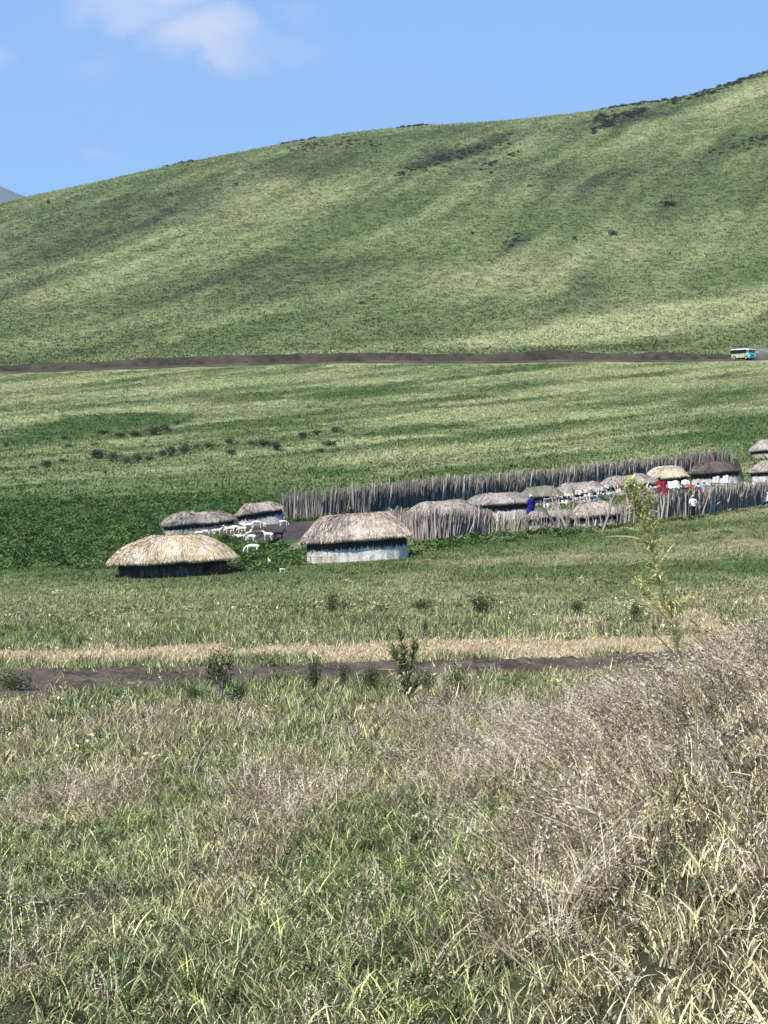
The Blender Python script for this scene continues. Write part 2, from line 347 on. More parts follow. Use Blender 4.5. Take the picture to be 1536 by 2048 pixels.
# stock yard between the huts and the path to it
def dist(px, py, lo=60, hi=420):
    for _ in range(40):
        m = (lo+hi)/2
        if HY-hz((px-CX)/F*m, m)*F/m > py: lo = m
        else: hi = m
    return (lo+hi)/2
YR = [(425, 1069, 1062), (480, 1079, 1052), (530, 1083, 1045), (590, 1086, 1038), (650, 1084, 1034), (720, 1078, 1034), (800, 1066, 1036)]
YP = [P2(p, (dist(p, a)+dist(p, b))/2) for p, a, b in YR]; YW = [dist(p, b)-dist(p, a) for p, a, b in YR]
strip('stock_yard', YP, YW, M_yard, .06, 80, 24, .10, 5)
PP = [P2(470, 103.5), P2(520, 104.5), P2(560, 105.2), P2(582, 107.5), P2(600, 111.5), P2(620, 113)]
strip('footpath', PP, [1.0, 1.1, .9, .8, .8, .9], M_path, .05, 60, 7, .3, 7)
strip('footpath', [P2(1240, 114.2), P2(1400, 115.5), P2(1536, 115.2), P2(1800, 114)], .7, M_path, .05, 80, 7, .4, 8)
# the earth road along the foot of the hill, with its cut bank
RY = lambda x: 424+0*x
rx = np.linspace(-300, 380, 300)
strip('dirt_road', [(x, 419.5+1.0*math.sin(x/60)) for x in rx], 7.5, M_road, .2, 420, 9, .35, 11)
bx = np.linspace(-300, 380, 900); prof = [(0, .0), (.35, 1.1), (1.2, 1.7), (2.6, 1.9), (4.5, 1.2), (7.5, -.3)]
BX = np.repeat(bx[:, None], len(prof), 1); nb = (fbm(bx/7, bx*0, 5, 4)[:, None]-.5); hb = .15+1.0*fbm(bx/30+50, bx*0+5, 8, 3)[:, None]
BY = 423.8+1.0*np.sin(bx/60)[:, None]+np.array([p[0] for p in prof])[None]+nb*2.4
BZ = H(BX, BY)+np.array([p[1] for p in prof])[None]*hb*(1+.6*nb)+.02
tag(link('road_cut_bank', grid_mesh('road_cut_bank', BX, BY, BZ, M_cut, False)), kind='structure')

# far mountain beyond the ridge
def b_mt(m, t, b):
    g = node(t, 'ShaderNodeNewGeometry').outputs['Position']; c = ramp(t, noise_(t, g, .004, 6), [(.4, (.05, .075, .06)), (.6, (.08, .10, .075))])
    t.links.new(c, b.inputs['Base Color'])
M_mt = mat('far_slope', rough=1, spec=0, build=b_mt)
a = np.linspace(0, 2*math.pi, 97); r = np.linspace(0, 1, 40); A, Rr = np.meshgrid(a, r, indexing='ij')
mxc, myc = -4700., 11000.; rad = 6200*(1+.12*np.sin(3*A+1)+.05*np.sin(7*A))
MX = mxc+np.cos(A)*Rr*rad; MY = myc+np.sin(A)*Rr*rad*.8
MZ = -20+2520*(1-Rr)**1.03+(fbm(MX/900, MY/900, 77, 5)-.5)*260*(1-Rr)
tag(link('mountain', grid_mesh('mountain', MX, MY, MZ, M_mt, False)), kind='structure')

# air
hm = MB(); hm.box(500, 7000, 1250-35, 24000, 14600*1.0, 2560); 
def b_haze(m, t, b):
    t.nodes.remove(b); v = node(t, 'ShaderNodeVolumePrincipled', {'Color': (.80, .88, 1, 1), 'Density': .000075, 'Anisotropy': .25})
    t.links.new(v.outputs[0], t.nodes['Material Output'].inputs['Volume'])
M_haze = mat('haze_air', build=b_haze)
HAZE = hm.build('haze', M_haze); tag(HAZE, kind='stuff')
# ------------------------------------------------------------------ huts
def b_thatch(c1, c2, c3, sc=1.0):
    def f(m, t, b):
        o = node(t, 'ShaderNodeTexCoord').outputs['Object']
        v = node(t, 'ShaderNodeAttribute', attribute_name='v').outputs['Fac']
        n = noise_(t, o, 1.1*sc, 6, .65, .4); n2 = noise_(t, o, 14*sc, 4, .7)
        c = ramp(t, n, [(.36, c1), (.52, c2), (.66, c3)])
        c = mixc(t, 1, c, ramp(t, n2, [(.3, .62), (.7, 1.25)]), 'MULTIPLY')
        c = mixc(t, 1, c, ramp(t, v, [(0, .55), (1, 1.35)]), 'MULTIPLY')
        t.links.new(c, b.inputs['Base Color']); bump(t, b, n2, .7, .05)
    return f
M_tyel = mat('fresh_straw_thatch', rough=1, spec=.1, build=b_thatch((.46, .37, .25), (.62, .52, .36), (.66, .57, .48)))
M_tgrey = mat('weathered_thatch', rough=1, spec=.1, build=b_thatch((.27, .22, .19), (.50, .42, .34), (.62, .53, .43), .55))
M_tmud = mat('old_grey_thatch', rough=1, spec=.1, build=b_thatch((.25, .21, .18), (.38, .33, .285), (.48, .42, .36)))
M_tdark = mat('dark_brown_thatch', rough=1, spec=.1, build=b_thatch((.085, .068, .056), (.13, .105, .085), (.20, .165, .13)))
M_tgrn = mat('mossy_grey_thatch', rough=1, spec=.1, build=b_thatch((.17, .165, .12), (.25, .235, .18), (.33, .30, .25)))
def b_wall(c1, c2, c3):
    def f(m, t, b):
        o = node(t, 'ShaderNodeTexCoord').outputs['Object']
        mp = node(t, 'ShaderNodeMapping', {'Vector': o, 'Scale': (3.2, 3.2, .8)}).outputs[0]
        n = noise_(t, mp, 1.3, 6, .7); n2 = noise_(t, o, 9, 5, .7)
        c = ramp(t, n, [(.36, c1), (.5, c2), (.62, c3)]); c = mixc(t, 1, c, ramp(t, n2, [(.3, .7), (.65, 1.15)]), 'MULTIPLY')
        v = node(t, 'ShaderNodeAttribute', attribute_name='v').outputs['Fac']      # height up the wall: eave shade painted near-black above the ash coat
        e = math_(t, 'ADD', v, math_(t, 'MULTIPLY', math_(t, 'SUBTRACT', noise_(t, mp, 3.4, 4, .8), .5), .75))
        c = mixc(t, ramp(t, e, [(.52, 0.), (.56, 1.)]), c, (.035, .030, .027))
        t.links.new(c, b.inputs['Base Color']); bump(t, b, math_(t, 'ADD', n, n2), .8, .05)
    return f
M_wwhite = mat('ash_plaster', rough=1, spec=.1, build=b_wall((.32, .285, .24), (.56, .51, .455), (.70, .66, .60)))
M_wgrey = mat('dung_plaster', rough=1, spec=.1, build=b_wall((.22, .185, .15), (.40, .345, .285), (.56, .50, .43)))
M_wdark = mat('dark_dung_plaster', rough=1, spec=.1, build=b_wall((.035, .028, .022), (.06, .048, .038), (.16, .135, .11)))  # dung plaster coloured near-black to stand for the shade under the eaves
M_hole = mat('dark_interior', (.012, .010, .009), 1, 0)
def b_wood(c1, c2, c3, sc=1):
    def f(m, t, b):
        o = node(t, 'ShaderNodeTexCoord').outputs['Object']; ri = node(t, 'ShaderNodeObjectInfo').outputs['Random']
        mp = node(t, 'ShaderNodeMapping', {'Vector': o, 'Scale': (14*sc, 14*sc, 1.2*sc)}).outputs[0]
        v = node(t, 'ShaderNodeAttribute', attribute_name='v').outputs['Fac']
        n = noise_(t, mp, 1.5, 5, .7); k = math_(t, 'ADD', math_(t, 'MULTIPLY', ri, .62), math_(t, 'MULTIPLY', n, .38))
        k = math_(t, 'ADD', k, math_(t, 'MULTIPLY', math_(t, 'SUBTRACT', v, .5), .5))
        c = ramp(t, k, [(.12, c1), (.45, c2), (.85, c3)]); t.links.new(c, b.inputs['Base Color']); bump(t, b, n, .6, .01)
    return f
M_post = mat('split_log', rough=.95, spec=.15, build=b_wood((.10, .080, .066), (.27, .225, .19), (.56, .49, .42)))
M_post2 = mat('grey_split_log', rough=.95, spec=.15, build=b_wood((.095, .082, .07), (.26, .23, .20), (.54, .49, .43)))
M_plank = mat('old_plank', rough=.9, spec=.15, build=b_wood((.25, .22, .19), (.36, .32, .28), (.5, .46, .42)))

def sup(a, n):
    c, s = math.cos(a), math.sin(a); return math.copysign(abs(c)**(2/n), c), math.copysign(abs(s)**(2/n), s)
def hut(label, pl, pr, ytop, yeave, ybase, mroof, mwall, n=3.0, flat=.45, pw=1.5, deep=.62, slope=0., rz=0., straw=700, over=.34, lump=.12, door=None, seed=1, group='thatched mud huts of the homestead', d=None, droop=.0):
    rnd = random.Random(seed); mid = (pl+pr)/2
    if d is None: d = dist(mid, ybase)
    k = d/F; a = (pr-pl)/2*k; b = a*deep; x = (mid-CX)*k; zb = hz(x, d+.2); yc = d+b-over
    he = (HY-yeave)*d/F-zb; zt = (HY-ytop)*(yc+b*.3)/F; hr = max(zt-zb-he, .25)
    root = empty('hut', (x, yc, zb), rot=(0, -math.atan(slope), rz), label=label, cat='hut', group=group)
    # wall
    N = 120; rows = 6; V = []; Fc = []; Cc = []
    for j in range(rows):
        z = [-1.2, -.1, he*.3, he*.6, he*.85, he+.12][j]
        for i in range(N):
            t = 2*math.pi*i/N; sx, sy = sup(t, n+.8)
            bulge = 1+.05*(mnoise.noise((sx*a*1.7+seed, sy*b*1.7, z*.8))) + .012*math.sin(i*2.3+seed)
            V.append((sx*(a-over)*bulge, sy*(b-over)*bulge, z)); Cc.append(max(0, z/he))
    for j in range(rows-1):
        for i in range(N): Fc.append((j*N+i, j*N+(i+1) % N, (j+1)*N+(i+1) % N, (j+1)*N+i))
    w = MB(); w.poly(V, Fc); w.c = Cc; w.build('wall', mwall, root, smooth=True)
    # roof shell: outer surface, ragged eave, underside
    N = 160; prof = [1.0, .97, .92, .85, .76, .66, .56, .46, .36, .26, .16, .08]; V = []; Fc = []
    def rz_(r, t):
        q = (1-r)/(1-flat*.9); q = min(q, 1)
        z = hr*(1-(1-q)**pw) if pw > 1 else hr*q**pw
        return z
    def rp(r, t, lift=0):
        sx, sy = sup(t, n); px_, py_ = sx*a*r, sy*b*r
        l = lump*(mnoise.noise((px_*.8+seed*3, py_*.8, 1.3))+.5*mnoise.noise((px_*2.3, py_*2.3+seed, 4.1)))
        e = max(0, (r-.85)/.15)
        return Vector((px_*(1+.012*mnoise.noise((t*9, seed, r)))*1, py_, he+rz_(r, t)+l*(1-.4*e)-droop*e*e+lift))
    for r in prof:
        for i in range(N): V.append(rp(r, 2*math.pi*i/N, 0 if r < 1 else .03*mnoise.noise((i*.9, seed, 0))))
    V.append((0, 0, he+hr+lump*.2)); top = len(V)-1
    for j in range(len(prof)-1):
        for i in range(N): Fc.append((j*N+i, j*N+(i+1) % N, (j+1)*N+(i+1) % N, (j+1)*N+i))
    o = (len(prof)-1)*N
    for i in range(N): Fc.append((o+i, o+(i+1) % N, top))
    ub = len(V)
    for i in range(N):
        p = rp(1, 2*math.pi*i/N); V.append((p.x*.99, p.y*.99, p.z-.13-.04*rnd.random()))
    for i in range(N): V.append((V[ub+i][0]*.80, V[ub+i][1]*.80, he+.02))
    for i in range(N):
        Fc.append((i, ub+i, ub+(i+1) % N, (i+1) % N)); Fc.append((ub+i, ub+N+i, ub+N+(i+1) % N, ub+(i+1) % N))
    rm = MB(); rm.poly(V, Fc, .5); ro = rm.build('roof', mroof, root, smooth=True)
    # loose straw over the shell and a hanging fringe
    s = MB(); random.seed(seed*77)
    for q in range(straw):
        t = rnd.uniform(0, 2*math.pi); r = min(rnd.uniform(.12, 1)**.6, .95); L = rnd.uniform(.16, .38)*min(1, a/2.2)
        p0 = rp(r, t, .03); p1 = rp(min(r+.12, 1.02), t+rnd.uniform(-.05, .05), .03); dd = (p1-p0)
        if dd.length < 1e-3: continue
        s.blade(p0, dd.normalized()+Vector((0, 0, .03)), dd.normalized()-Vector((0, 0, .05)), L, rnd.uniform(.02, .05), rnd.random(), 2)
    for q in range(int(straw*.8)):
        t = rnd.uniform(0, 2*math.pi); p0 = rp(rnd.uniform(.93, 1.0), t, .0); dn = Vector((p0.x/a*.5, p0.y/b*.5, -.55-.3*rnd.random()))
        s.blade(p0, dn.normalized(), Vector((dn.x*.4, dn.y*.4, -1)).normalized(), rnd.uniform(.06, .16)*(1.5 if rnd.random() < .2 else 1), rnd.uniform(.025, .06), rnd.random(), 2)
    tag(s.build('straw', mroof, ro), kind='stuff')
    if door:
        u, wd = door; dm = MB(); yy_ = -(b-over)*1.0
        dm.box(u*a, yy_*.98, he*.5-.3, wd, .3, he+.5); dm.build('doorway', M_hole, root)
    return root, a, b, he, hr
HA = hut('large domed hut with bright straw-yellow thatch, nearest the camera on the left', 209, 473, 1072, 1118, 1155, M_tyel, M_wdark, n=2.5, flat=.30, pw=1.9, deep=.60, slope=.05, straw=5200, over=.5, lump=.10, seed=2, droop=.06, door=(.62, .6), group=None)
HB = hut('flat-topped hut with cream and grey thatch above white walls, beside the fence', 601, 828, 1029, 1076, 1123, M_tgrey, M_wwhite, n=3.4, flat=.66, pw=1.2, deep=.62, slope=.075, straw=4200, over=.30, lump=.07, seed=5, group=None)
# a plank bench against the white wall of this hut
_a, _b, _he = HB[1:4]
bench = empty('bench', HB[0].matrix_basis @ Vector((-_a*.80, -_b*1.02, -.02)), label='low pale plank bench against the left end of the white-walled hut', cat='bench')
m = MB(); m.box(.42, 0, .42, 1.15, .28, .045, .8); m.build('seat', M_plank, bench)
for sx in (-.05, .42, .86):
    m = MB(); m.box(sx, 0, .1, .06, .22, .60, .2); m.build('leg', M_plank, bench)
HC = hut('long low hut with humped greyish roof and pale walls beside the yard', 322, 473, 1026, 1043, 1070, M_tmud, M_wgrey, n=4, flat=.72, pw=1.3, deep=.34, slope=.10, rz=.35, straw=1500, over=.12, lump=.26, seed=8, group=None)
HD = hut('hut with cream thatch and knobbly white walls beside the left end of the rear fence', 473, 571, 1006, 1021, 1052, M_tgrey, M_wwhite, n=4, flat=.6, pw=1.2, deep=.45, slope=.17, rz=.35, straw=1100, over=.12, lump=.16, seed=10, group=None)
for args in [
    ('low brown roof of a hut just behind the left part of the front fence', 806, 965, 1004, 1028, 1056, M_tmud, M_wgrey, 3, .3, 21),
    ('grey-roofed hut with white wall left of the person in dark blue', 926, 1070, 988, 1006, 1042, M_tmud, M_wwhite, 3, .35, 22),
    ('mossy grey roofed hut right behind the person in dark blue', 1036, 1130, 974, 992, 1012, M_tgrn, M_wgrey, 3, .3, 23),
    ('hut with smooth grey humped roof under the middle of the rear fence', 1106, 1216, 965, 984, 1006, M_tmud, M_wgrey, 3, .3, 24),
    ('small low grey-roofed hut with white wall in the gap of the front fence', 1052, 1152, 1021, 1032, 1060, M_tmud, M_wwhite, 3.4, .5, 25),
    ('small hut with pinkish tan roof behind leaning branches of the front fence', 1142, 1243, 1004, 1029, 1057, M_tgrey, M_wwhite, 3, .3, 26),
    ('grey-roofed hut behind the trinket display at the tall flowering weed', 1200, 1322, 951, 967, 990, M_tmud, M_wgrey, 3, .35, 27),
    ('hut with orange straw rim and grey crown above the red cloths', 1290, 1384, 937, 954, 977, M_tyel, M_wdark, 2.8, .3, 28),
    ('dark brown thatched hut with white walls near the right end of the rear fence', 1382, 1487, 923, 942, 972, M_tdark, M_wwhite, 3, .35, 29),
    ('brown-roofed hut at the right edge, upper of the pair outside the fence', 1504, 1625, 877, 896, 915, M_tmud, M_wgrey, 3, .35, 30),
    ('grey-roofed hut at the right edge, lower of the pair outside the fence', 1503, 1630, 921, 938, 962, M_tmud, M_wwhite, 3, .35, 31)]:
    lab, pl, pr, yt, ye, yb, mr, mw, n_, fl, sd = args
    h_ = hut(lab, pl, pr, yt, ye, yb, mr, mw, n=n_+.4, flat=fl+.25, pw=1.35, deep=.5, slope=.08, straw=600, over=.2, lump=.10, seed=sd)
    if sd == 28:      # grey old thatch heaped on the crown of the straw roof
        m = MB(); N = 40; V = []; 
        for j, (r_, z_) in enumerate([(1, 0), (.92, .14), (.7, .26), (.35, .34)]):
            for i in range(N):
                t_ = 2*math.pi*i/N; V.append((math.cos(t_)*h_[1]*.80*r_*(1+.06*math.sin(5*t_+j)), math.sin(t_)*h_[2]*.6*r_+h_[2]*.1, h_[3]+h_[4]*.55+z_*1.3))
        V.append((0, h_[2]*.1, h_[3]+h_[4]*.55+.45))
        m.poly(V, [(j*N+i, j*N+(i+1) % N, (j+1)*N+(i+1) % N, (j+1)*N+i) for j in range(3) for i in range(N)]+[(3*N+i, 3*N+(i+1) % N, 4*N) for i in range(N)], .5)
        m.build('crown', M_tmud, h_[0], smooth=True)

# ------------------------------------------------------------------ fences of upright split logs
POSTS = []
for k in range(10):
    rnd = random.Random(100+k); m = MB(); h = 1; bx_, by_ = rnd.uniform(-.06, .06), rnd.uniform(-.05, .05)
    pts = [(0, 0, -.25), (bx_*.4, by_*.4, .3), (bx_, by_, .68), (bx_*.6+rnd.uniform(-.05, .05), by_*.5, 1.0)]
    m.tube(pts, [.055, .052, .044, rnd.uniform(.012, .03)], 5, .5)
    if k % 3 == 0: m.tube([(bx_, by_, .66), (bx_+rnd.choice([-1, 1])*.10, by_, .93)], [.022, .008], 3, .5)
    POSTS.append(m)
PM = {}
def post_mesh(k, mt):
    if (k, mt.name) not in PM: PM[(k, mt.name)] = POSTS[k].mesh('post', mt)
    return PM[(k, mt.name)]
def fence(label, line, hts, npost, mt, gaps=(), lean=4, seed=1, brush=1500, thick=(.65, 1.3), low=None):
    rnd = random.Random(seed); pts = np.array([[(px-CX)/F*dd, dd] for px, dd in line]); pxs = [l[0] for l in line]
    root = empty('paling_fence', (pts[0][0], pts[0][1], hz(*pts[0])), label=label, cat='fence')
    ox, oy, oz = root.location
    L = np.concatenate([[0], np.cumsum(np.hypot(*np.diff(pts, axis=0).T))]); tot = L[-1]
    def at(s): return np.interp(s, L, pts[:, 0]), np.interp(s, L, pts[:, 1]), np.interp(s, L, pxs)
    for i in range(npost):
        s = (i+rnd.uniform(-.35, .35))/npost*tot; x, y, px = at(min(max(s, 0), tot)); g = 0
        for (g0, g1, keep) in gaps:
            if g0 < px < g1: g = 1 if rnd.random() > keep else 2
        if g == 1: continue
        y += rnd.choice([-.09, 0, .09])+rnd.uniform(-.04, .04)
        h = np.interp(px, pxs, hts)*rnd.uniform(.72, 1.15)*(.75 if g else 1)
        ln = lean*(3.2 if g else 1); wd = rnd.uniform(*thick)*(.75 if g else 1)
        o = link('post', post_mesh(rnd.randrange(10), mt), root, loc=(x-ox, y-oy, hz(x, y)-oz),
                 rot=(R(rnd.gauss(0, lean*.7)), R(rnd.gauss(0, ln)), rnd.uniform(0, 6.28)), scale=(wd, wd, h))
    b = MB()
    for i in range(brush):
        s = rnd.uniform(0, tot); x, y, px = at(s)
        if any(g0 < px < g1 and rnd.random() > keep*.5 for g0, g1, keep in gaps): continue
        y += rnd.uniform(-.1, .35); h = np.interp(px, pxs, hts)*(1-.6*rnd.random()**2); z = hz(x, y); tx = rnd.gauss(0, .16); ty = rnd.gauss(0, .10)
        z0 = rnd.uniform(-.1, .5)*(rnd.random() < .4)
        b.tube([(x-ox, y-oy, z-oz-.1+z0), (x-ox+tx*.6+rnd.gauss(0, .03), y-oy+ty*.5, z-oz+h*.55+z0*.5), (x-ox+tx, y-oy+ty, z-oz+h)], [.034, .03, .010], 3, rnd.uniform(0, 1), cap=False)
    tag(b.build('brushwood', mt, root), kind='stuff')
    return root
rear = [(px, dist(px, y)) for px, y in [(563, 1045), (640, 1041), (740, 1032), (850, 1018), (1000, 1001), (1150, 984), (1300, 967), (1400, 959), (1462, 955)]]
fence('long grey paling fence closing the far side of the homestead, up the grass slope', rear, [1.85, 1.9, 1.95, 1.9, 1.75, 1.75, 1.8, 2.0, 2.1], 290, M_post2, lean=4.5, seed=4, brush=4200)
front = [(px, dist(px, y)) for px, y in [(776, 1078), (830, 1086), (900, 1082), (960, 1073), (1010, 1068), (1100, 1064), (1200, 1057), (1300, 1046), (1400, 1034), (1500, 1020), (1560, 1010), (1640, 998)]]
fence('brown paling fence in front of the crowded huts, right of the flat-topped hut', front, [1.5, 1.62, 1.68, 1.45, 1.15, 1.1, 1.15, 1.5, 1.5, 1.4, 1.4, 1.4], 298, M_post, gaps=[(985, 1055, .45), (1055, 1135, .12), (1135, 1250, .25)], lean=3.5, seed=6, brush=3600)
# leaning branches propped in the gap of the front fence
for i, (px, ln, h, lab) in enumerate([(1118, 32, 1.9, 'long grey branch leaning left over the gap in the front fence'), (1136, 26, 2.0, 'forked dead branch propped beside the low white-walled hut'),
        (1158, 20, 1.6, 'short bent branch leaning between the two low huts'), (1098, -8, 1.35, 'nearly upright stake standing in the fence gap'), (1205, -18, 2.2, 'tall crooked branch leaning right behind the flowering weed')]):
    p = on(px, dist(px, 1063)-.3); m = MB(); rnd = random.Random(i)
    m.tube([(0, 0, -.2), (.03, 0, h*.4), (-.04, .02, h*.75), (.02, 0, h)], [.07, .06, .045, .015], 6, .5)
    for s_ in (-1, 1): m.tube([(0, 0, h*(.5+.1*s_)), (s_*.22, .05, h*.9)], [.035, .01], 4, .4)
    tag(m.build('leaning_branch', M_post, loc=p, rot=(0, R(-ln), 0)), lab, 'branch', 'branches propped in the fence gap')
M_green_post = mat('mossy_post', (.045, .06, .03), 1, .1)
for i, (px, ln, lab) in enumerate([(1474, -6, 'dark mossy post standing beside the dark brown hut, left of a pair'), (1485, -14, 'dark mossy post leaning right, right of the pair beside the dark brown hut')]):
    p = on(px, dist(px, 962)); m = MB(); m.tube([(0, 0, -.2), (.03, 0, .6), (0, .02, 1.2), (-.03, 0, 1.55)], [.11, .12, .10, .04], 7, .5)
    tag(m.build('leaning_post', M_green_post, loc=p, rot=(0, R(-ln*-1), 0)), lab, 'post', 'mossy posts by the dark hut')

# ------------------------------------------------------------------ people, cloths and the trinket display
def skin_mesh(name, verts, edges, radii, root=0, sub=1):
    me = bpy.data.meshes.new(name); me.from_pydata([tuple(v) for v in verts], edges, [])
    o = bpy.data.objects.new(name, me); C.objects.link(o)
    o.modifiers.new('s', 'SKIN'); o.modifiers.new('u', 'SUBSURF').levels = sub
    for i, r in enumerate(radii):
        me.skin_vertices[0].data[i].radius = r if hasattr(r, '__len__') else (r, r)
        me.skin_vertices[0].data[i].use_root = (i == root)
    dg = bpy.context.evaluated_depsgraph_get(); dg.update()
    nm = bpy.data.meshes.new_from_object(o.evaluated_get(dg)); nm.name = name
    bpy.data.objects.remove(o); bpy.data.meshes.remove(me)
    nm.polygons.foreach_set('use_smooth', [True]*len(nm.polygons))
    return nm
M_skin = mat('dark_brown_skin', (.055, .030, .020), .6, .3)
M_hair = mat('cropped_black_hair', (.01, .009, .008), .9, .1)
def cloth(name, col, pat=None):
    def f(m, t, b):
        o = node(t, 'ShaderNodeTexCoord').outputs['Object']; n = noise_(t, o, 6, 4, .6)
        c = mixc(t, ramp(t, n, [(.4, 0.), (.6, 1.)]), tuple(v*.75 for v in col), col)
        if pat:
            w = node(t, 'ShaderNodeTexChecker', {'Vector': o, 'Scale': 9}).outputs['Fac']; c = mixc(t, math_(t, 'MULTIPLY', w, .6), c, pat)
        t.links.new(c, b.inputs['Base Color']); bump(t, b, n, .4, .03)
    return mat(name, rough=.9, spec=.1, build=f)
M_red = cloth('red_cloth', (.22, .02, .035)); M_blue = cloth('dark_blue_cloth', (.022, .018, .19)); M_cobalt = cloth('bright_blue_cloth', (.02, .10, .50))
M_white = cloth('white_cloth', (.78, .77, .74)); M_black = cloth('black_cloth', (.02, .018, .02)); M_mauve = cloth('grey_blue_cloth', (.22, .25, .38)); M_yel = cloth('pale_yellow_cloth', (.75, .68, .25)); M_check = cloth('red_checked_cloth', (.32, .03, .05), (.16, .01, .04))
def person(label, px, d, h, robe, head=None, legs=None, rz=0, pose='stand', group=None):
    """one continuous figure: pelvis, spine, neck, head, arms bent at the elbows, legs; a robe wraps it"""
    s = h/1.7; J = [(0, 0, .92), (0, 0, 1.12), (0, .01, 1.36), (0, 0, 1.47), (0, -.01, 1.58), (0, -.02, 1.66),
         (-.19, .01, 1.37), (-.26, -.02, 1.10), (-.20, -.18, .95), (-.17, -.25, .93), (.19, .01, 1.37), (.26, 0, 1.10), (.23, -.10, .88), (.22, -.14, .81),
         (-.09, 0, .88), (-.10, -.01, .49), (-.11, .02, .08), (-.12, -.13, .03), (.09, 0, .88), (.11, -.06, .49), (.12, .03, .08), (.13, -.12, .03), (0, -.11, 1.57)]
    E = [(0, 1), (1, 2), (2, 3), (3, 4), (4, 5), (2, 6), (6, 7), (7, 8), (8, 9), (2, 10), (10, 11), (11, 12), (12, 13), (0, 14), (14, 15), (15, 16), (16, 17), (0, 18), (18, 19), (19, 20), (20, 21), (4, 22)]
    Rr = [.13, .125, .12, .05, .092, .07, .06, .042, .032, .035, .06, .042, .032, .035, .085, .058, .038, .03, .085, .058, .038, .03, .018]
    me = skin_mesh('person', [Vector(j)*s for j in J], E, [r*s for r in Rr]); me.materials.append(M_skin)
    p = on(px, d); root = link('person', me, loc=p, rot=(0, 0, rz)); tag(root, label, 'person', group)
    prof = [(.80 if not legs else .92, .21), (.98, .20), (1.12, .17), (1.28, .195), (1.40, .20), (1.455, .09)]
    if not legs: prof = [(.22, .27), (.5, .25)]+prof
    N = 20; V = []; Fc = []; rnd = random.Random(int(px))
    for j, (z, r) in enumerate(prof):
        for i in range(N):
            t = 2*math.pi*i/N; f = 1+.08*math.sin(7*t+j*.6)*(1-j/len(prof)); V.append((math.cos(t)*r*f*1.15*s, math.sin(t)*r*f*.82*s, z*s))
    for j in range(len(prof)-1):
        for i in range(N): Fc.append((j*N+i, j*N+(i+1) % N, (j+1)*N+(i+1) % N, (j+1)*N+i))
    m = MB(); m.poly(V, Fc); m.build('robe' if not legs else 'shirt', robe, root, smooth=True)
    for sx in (-1, 1):
        q = MB(); q.tube([Vector((sx*.17, .01, 1.39))*s, Vector((sx*.25, -.01, 1.20))*s, Vector((sx*.27, -.02, 1.08))*s], [.085*s, .08*s, .085*s], 8); q.build('sleeve', robe, root, smooth=True)
    if legs:
        for sx in (-1, 1):
            q = MB(); q.tube([Vector((sx*.08, 0, .98))*s, Vector((sx*.105, -.03, .5))*s, Vector((sx*.115, .02, .1))*s], [.115*s, .085*s, .07*s], 8); q.build('trouser_leg', legs, root, smooth=True)
    q = MB(); N = 12; V = []
    for j, (z, r) in enumerate([(1.57, .105), (1.63, .108), (1.69, .085), (1.72, .04)]):
        for i in range(N): t = 2*math.pi*i/N; V.append((math.cos(t)*r*s, math.sin(t)*r*s*1.05+.01, z*s+(.05*s if j == 0 and math.sin(t) < -.3 else 0)))
    q.poly(V, [(j*N+i, j*N+(i+1) % N, (j+1)*N+(i+1) % N, (j+1)*N+i) for j in range(3) for i in range(N)]+[tuple(3*N+i for i in range(N))])
    q.build('headscarf' if head else 'hair', head or M_hair, root, smooth=True)
    return root
def dvis(px, ytop, h, lo=100, hi=160):
    """distance at which a figure of height h standing at column px has its top at row ytop"""
    best = min(((abs(HY-(hz((px-CX)/F*q, q)+h)*F/q-ytop), q) for q in np.arange(lo, hi, .25)))
    return best[1]
df = lambda px: float(np.interp(px, [l[0] for l in front], [l[1] for l in front]))
PEOPLE = [('person in a long dark blue dress and white headscarf behind the front fence', 1062, 990, 1.45, M_blue, M_white, None),
    ('person wrapped in red cloth standing in the gap before the rear fence', 866, 999, 1.15, M_check, None, None),
    ('person in a bright blue wrap just right of the flowering weed', 1291, 968, 1.15, M_cobalt, None, None),
    ('person in crimson robe under the orange-rimmed roof', 1318, 955, 1.3, M_red, None, None),
    ('person in red checked robe, bent close beside the crimson one', 1331, 962, 1.2, M_check, M_red, None),
    ('person in a pale lilac and white shirt under the orange-rimmed roof', 1371, 953, 1.35, M_white, None, M_black),
    ('person in red top left of the grey-blue cloth at the fence', 1396, 966, 1.1, M_red, None, None),
    ('person in a grey-blue wrap with red-clad neighbour on the left', 1408, 962, 1.2, M_mauve, M_white, None)]
for lab, px, yt, h, rb, hd, lg in PEOPLE:
    d_ = dvis(px, yt, h, df(px)+.6, df(px)+25); person(lab, px, d_, h, rb, hd, lg, rz=random.uniform(-.6, .6))
d_ = dvis(1386, 977, 1.2, df(1386)-3, df(1386)-.25); person('child in a white shirt and black trousers outside the front fence', 1386, d_, 1.2, M_white, M_yel, M_black, rz=.3)
for lab, px, yt, h, rb in [('person in white standing by the right end of the rear fence, the left one', 1402, 908, 1.1, M_white), ('person in white standing by the right end of the rear fence, beside the red cloth', 1421, 905, .95, M_white)]:
    dr = float(np.interp(px, [l[0] for l in rear], [l[1] for l in rear])); d_ = dvis(px, yt, h, dr-6, dr-.3); person(lab, px, d_, h, rb, rb, None, rz=.2)
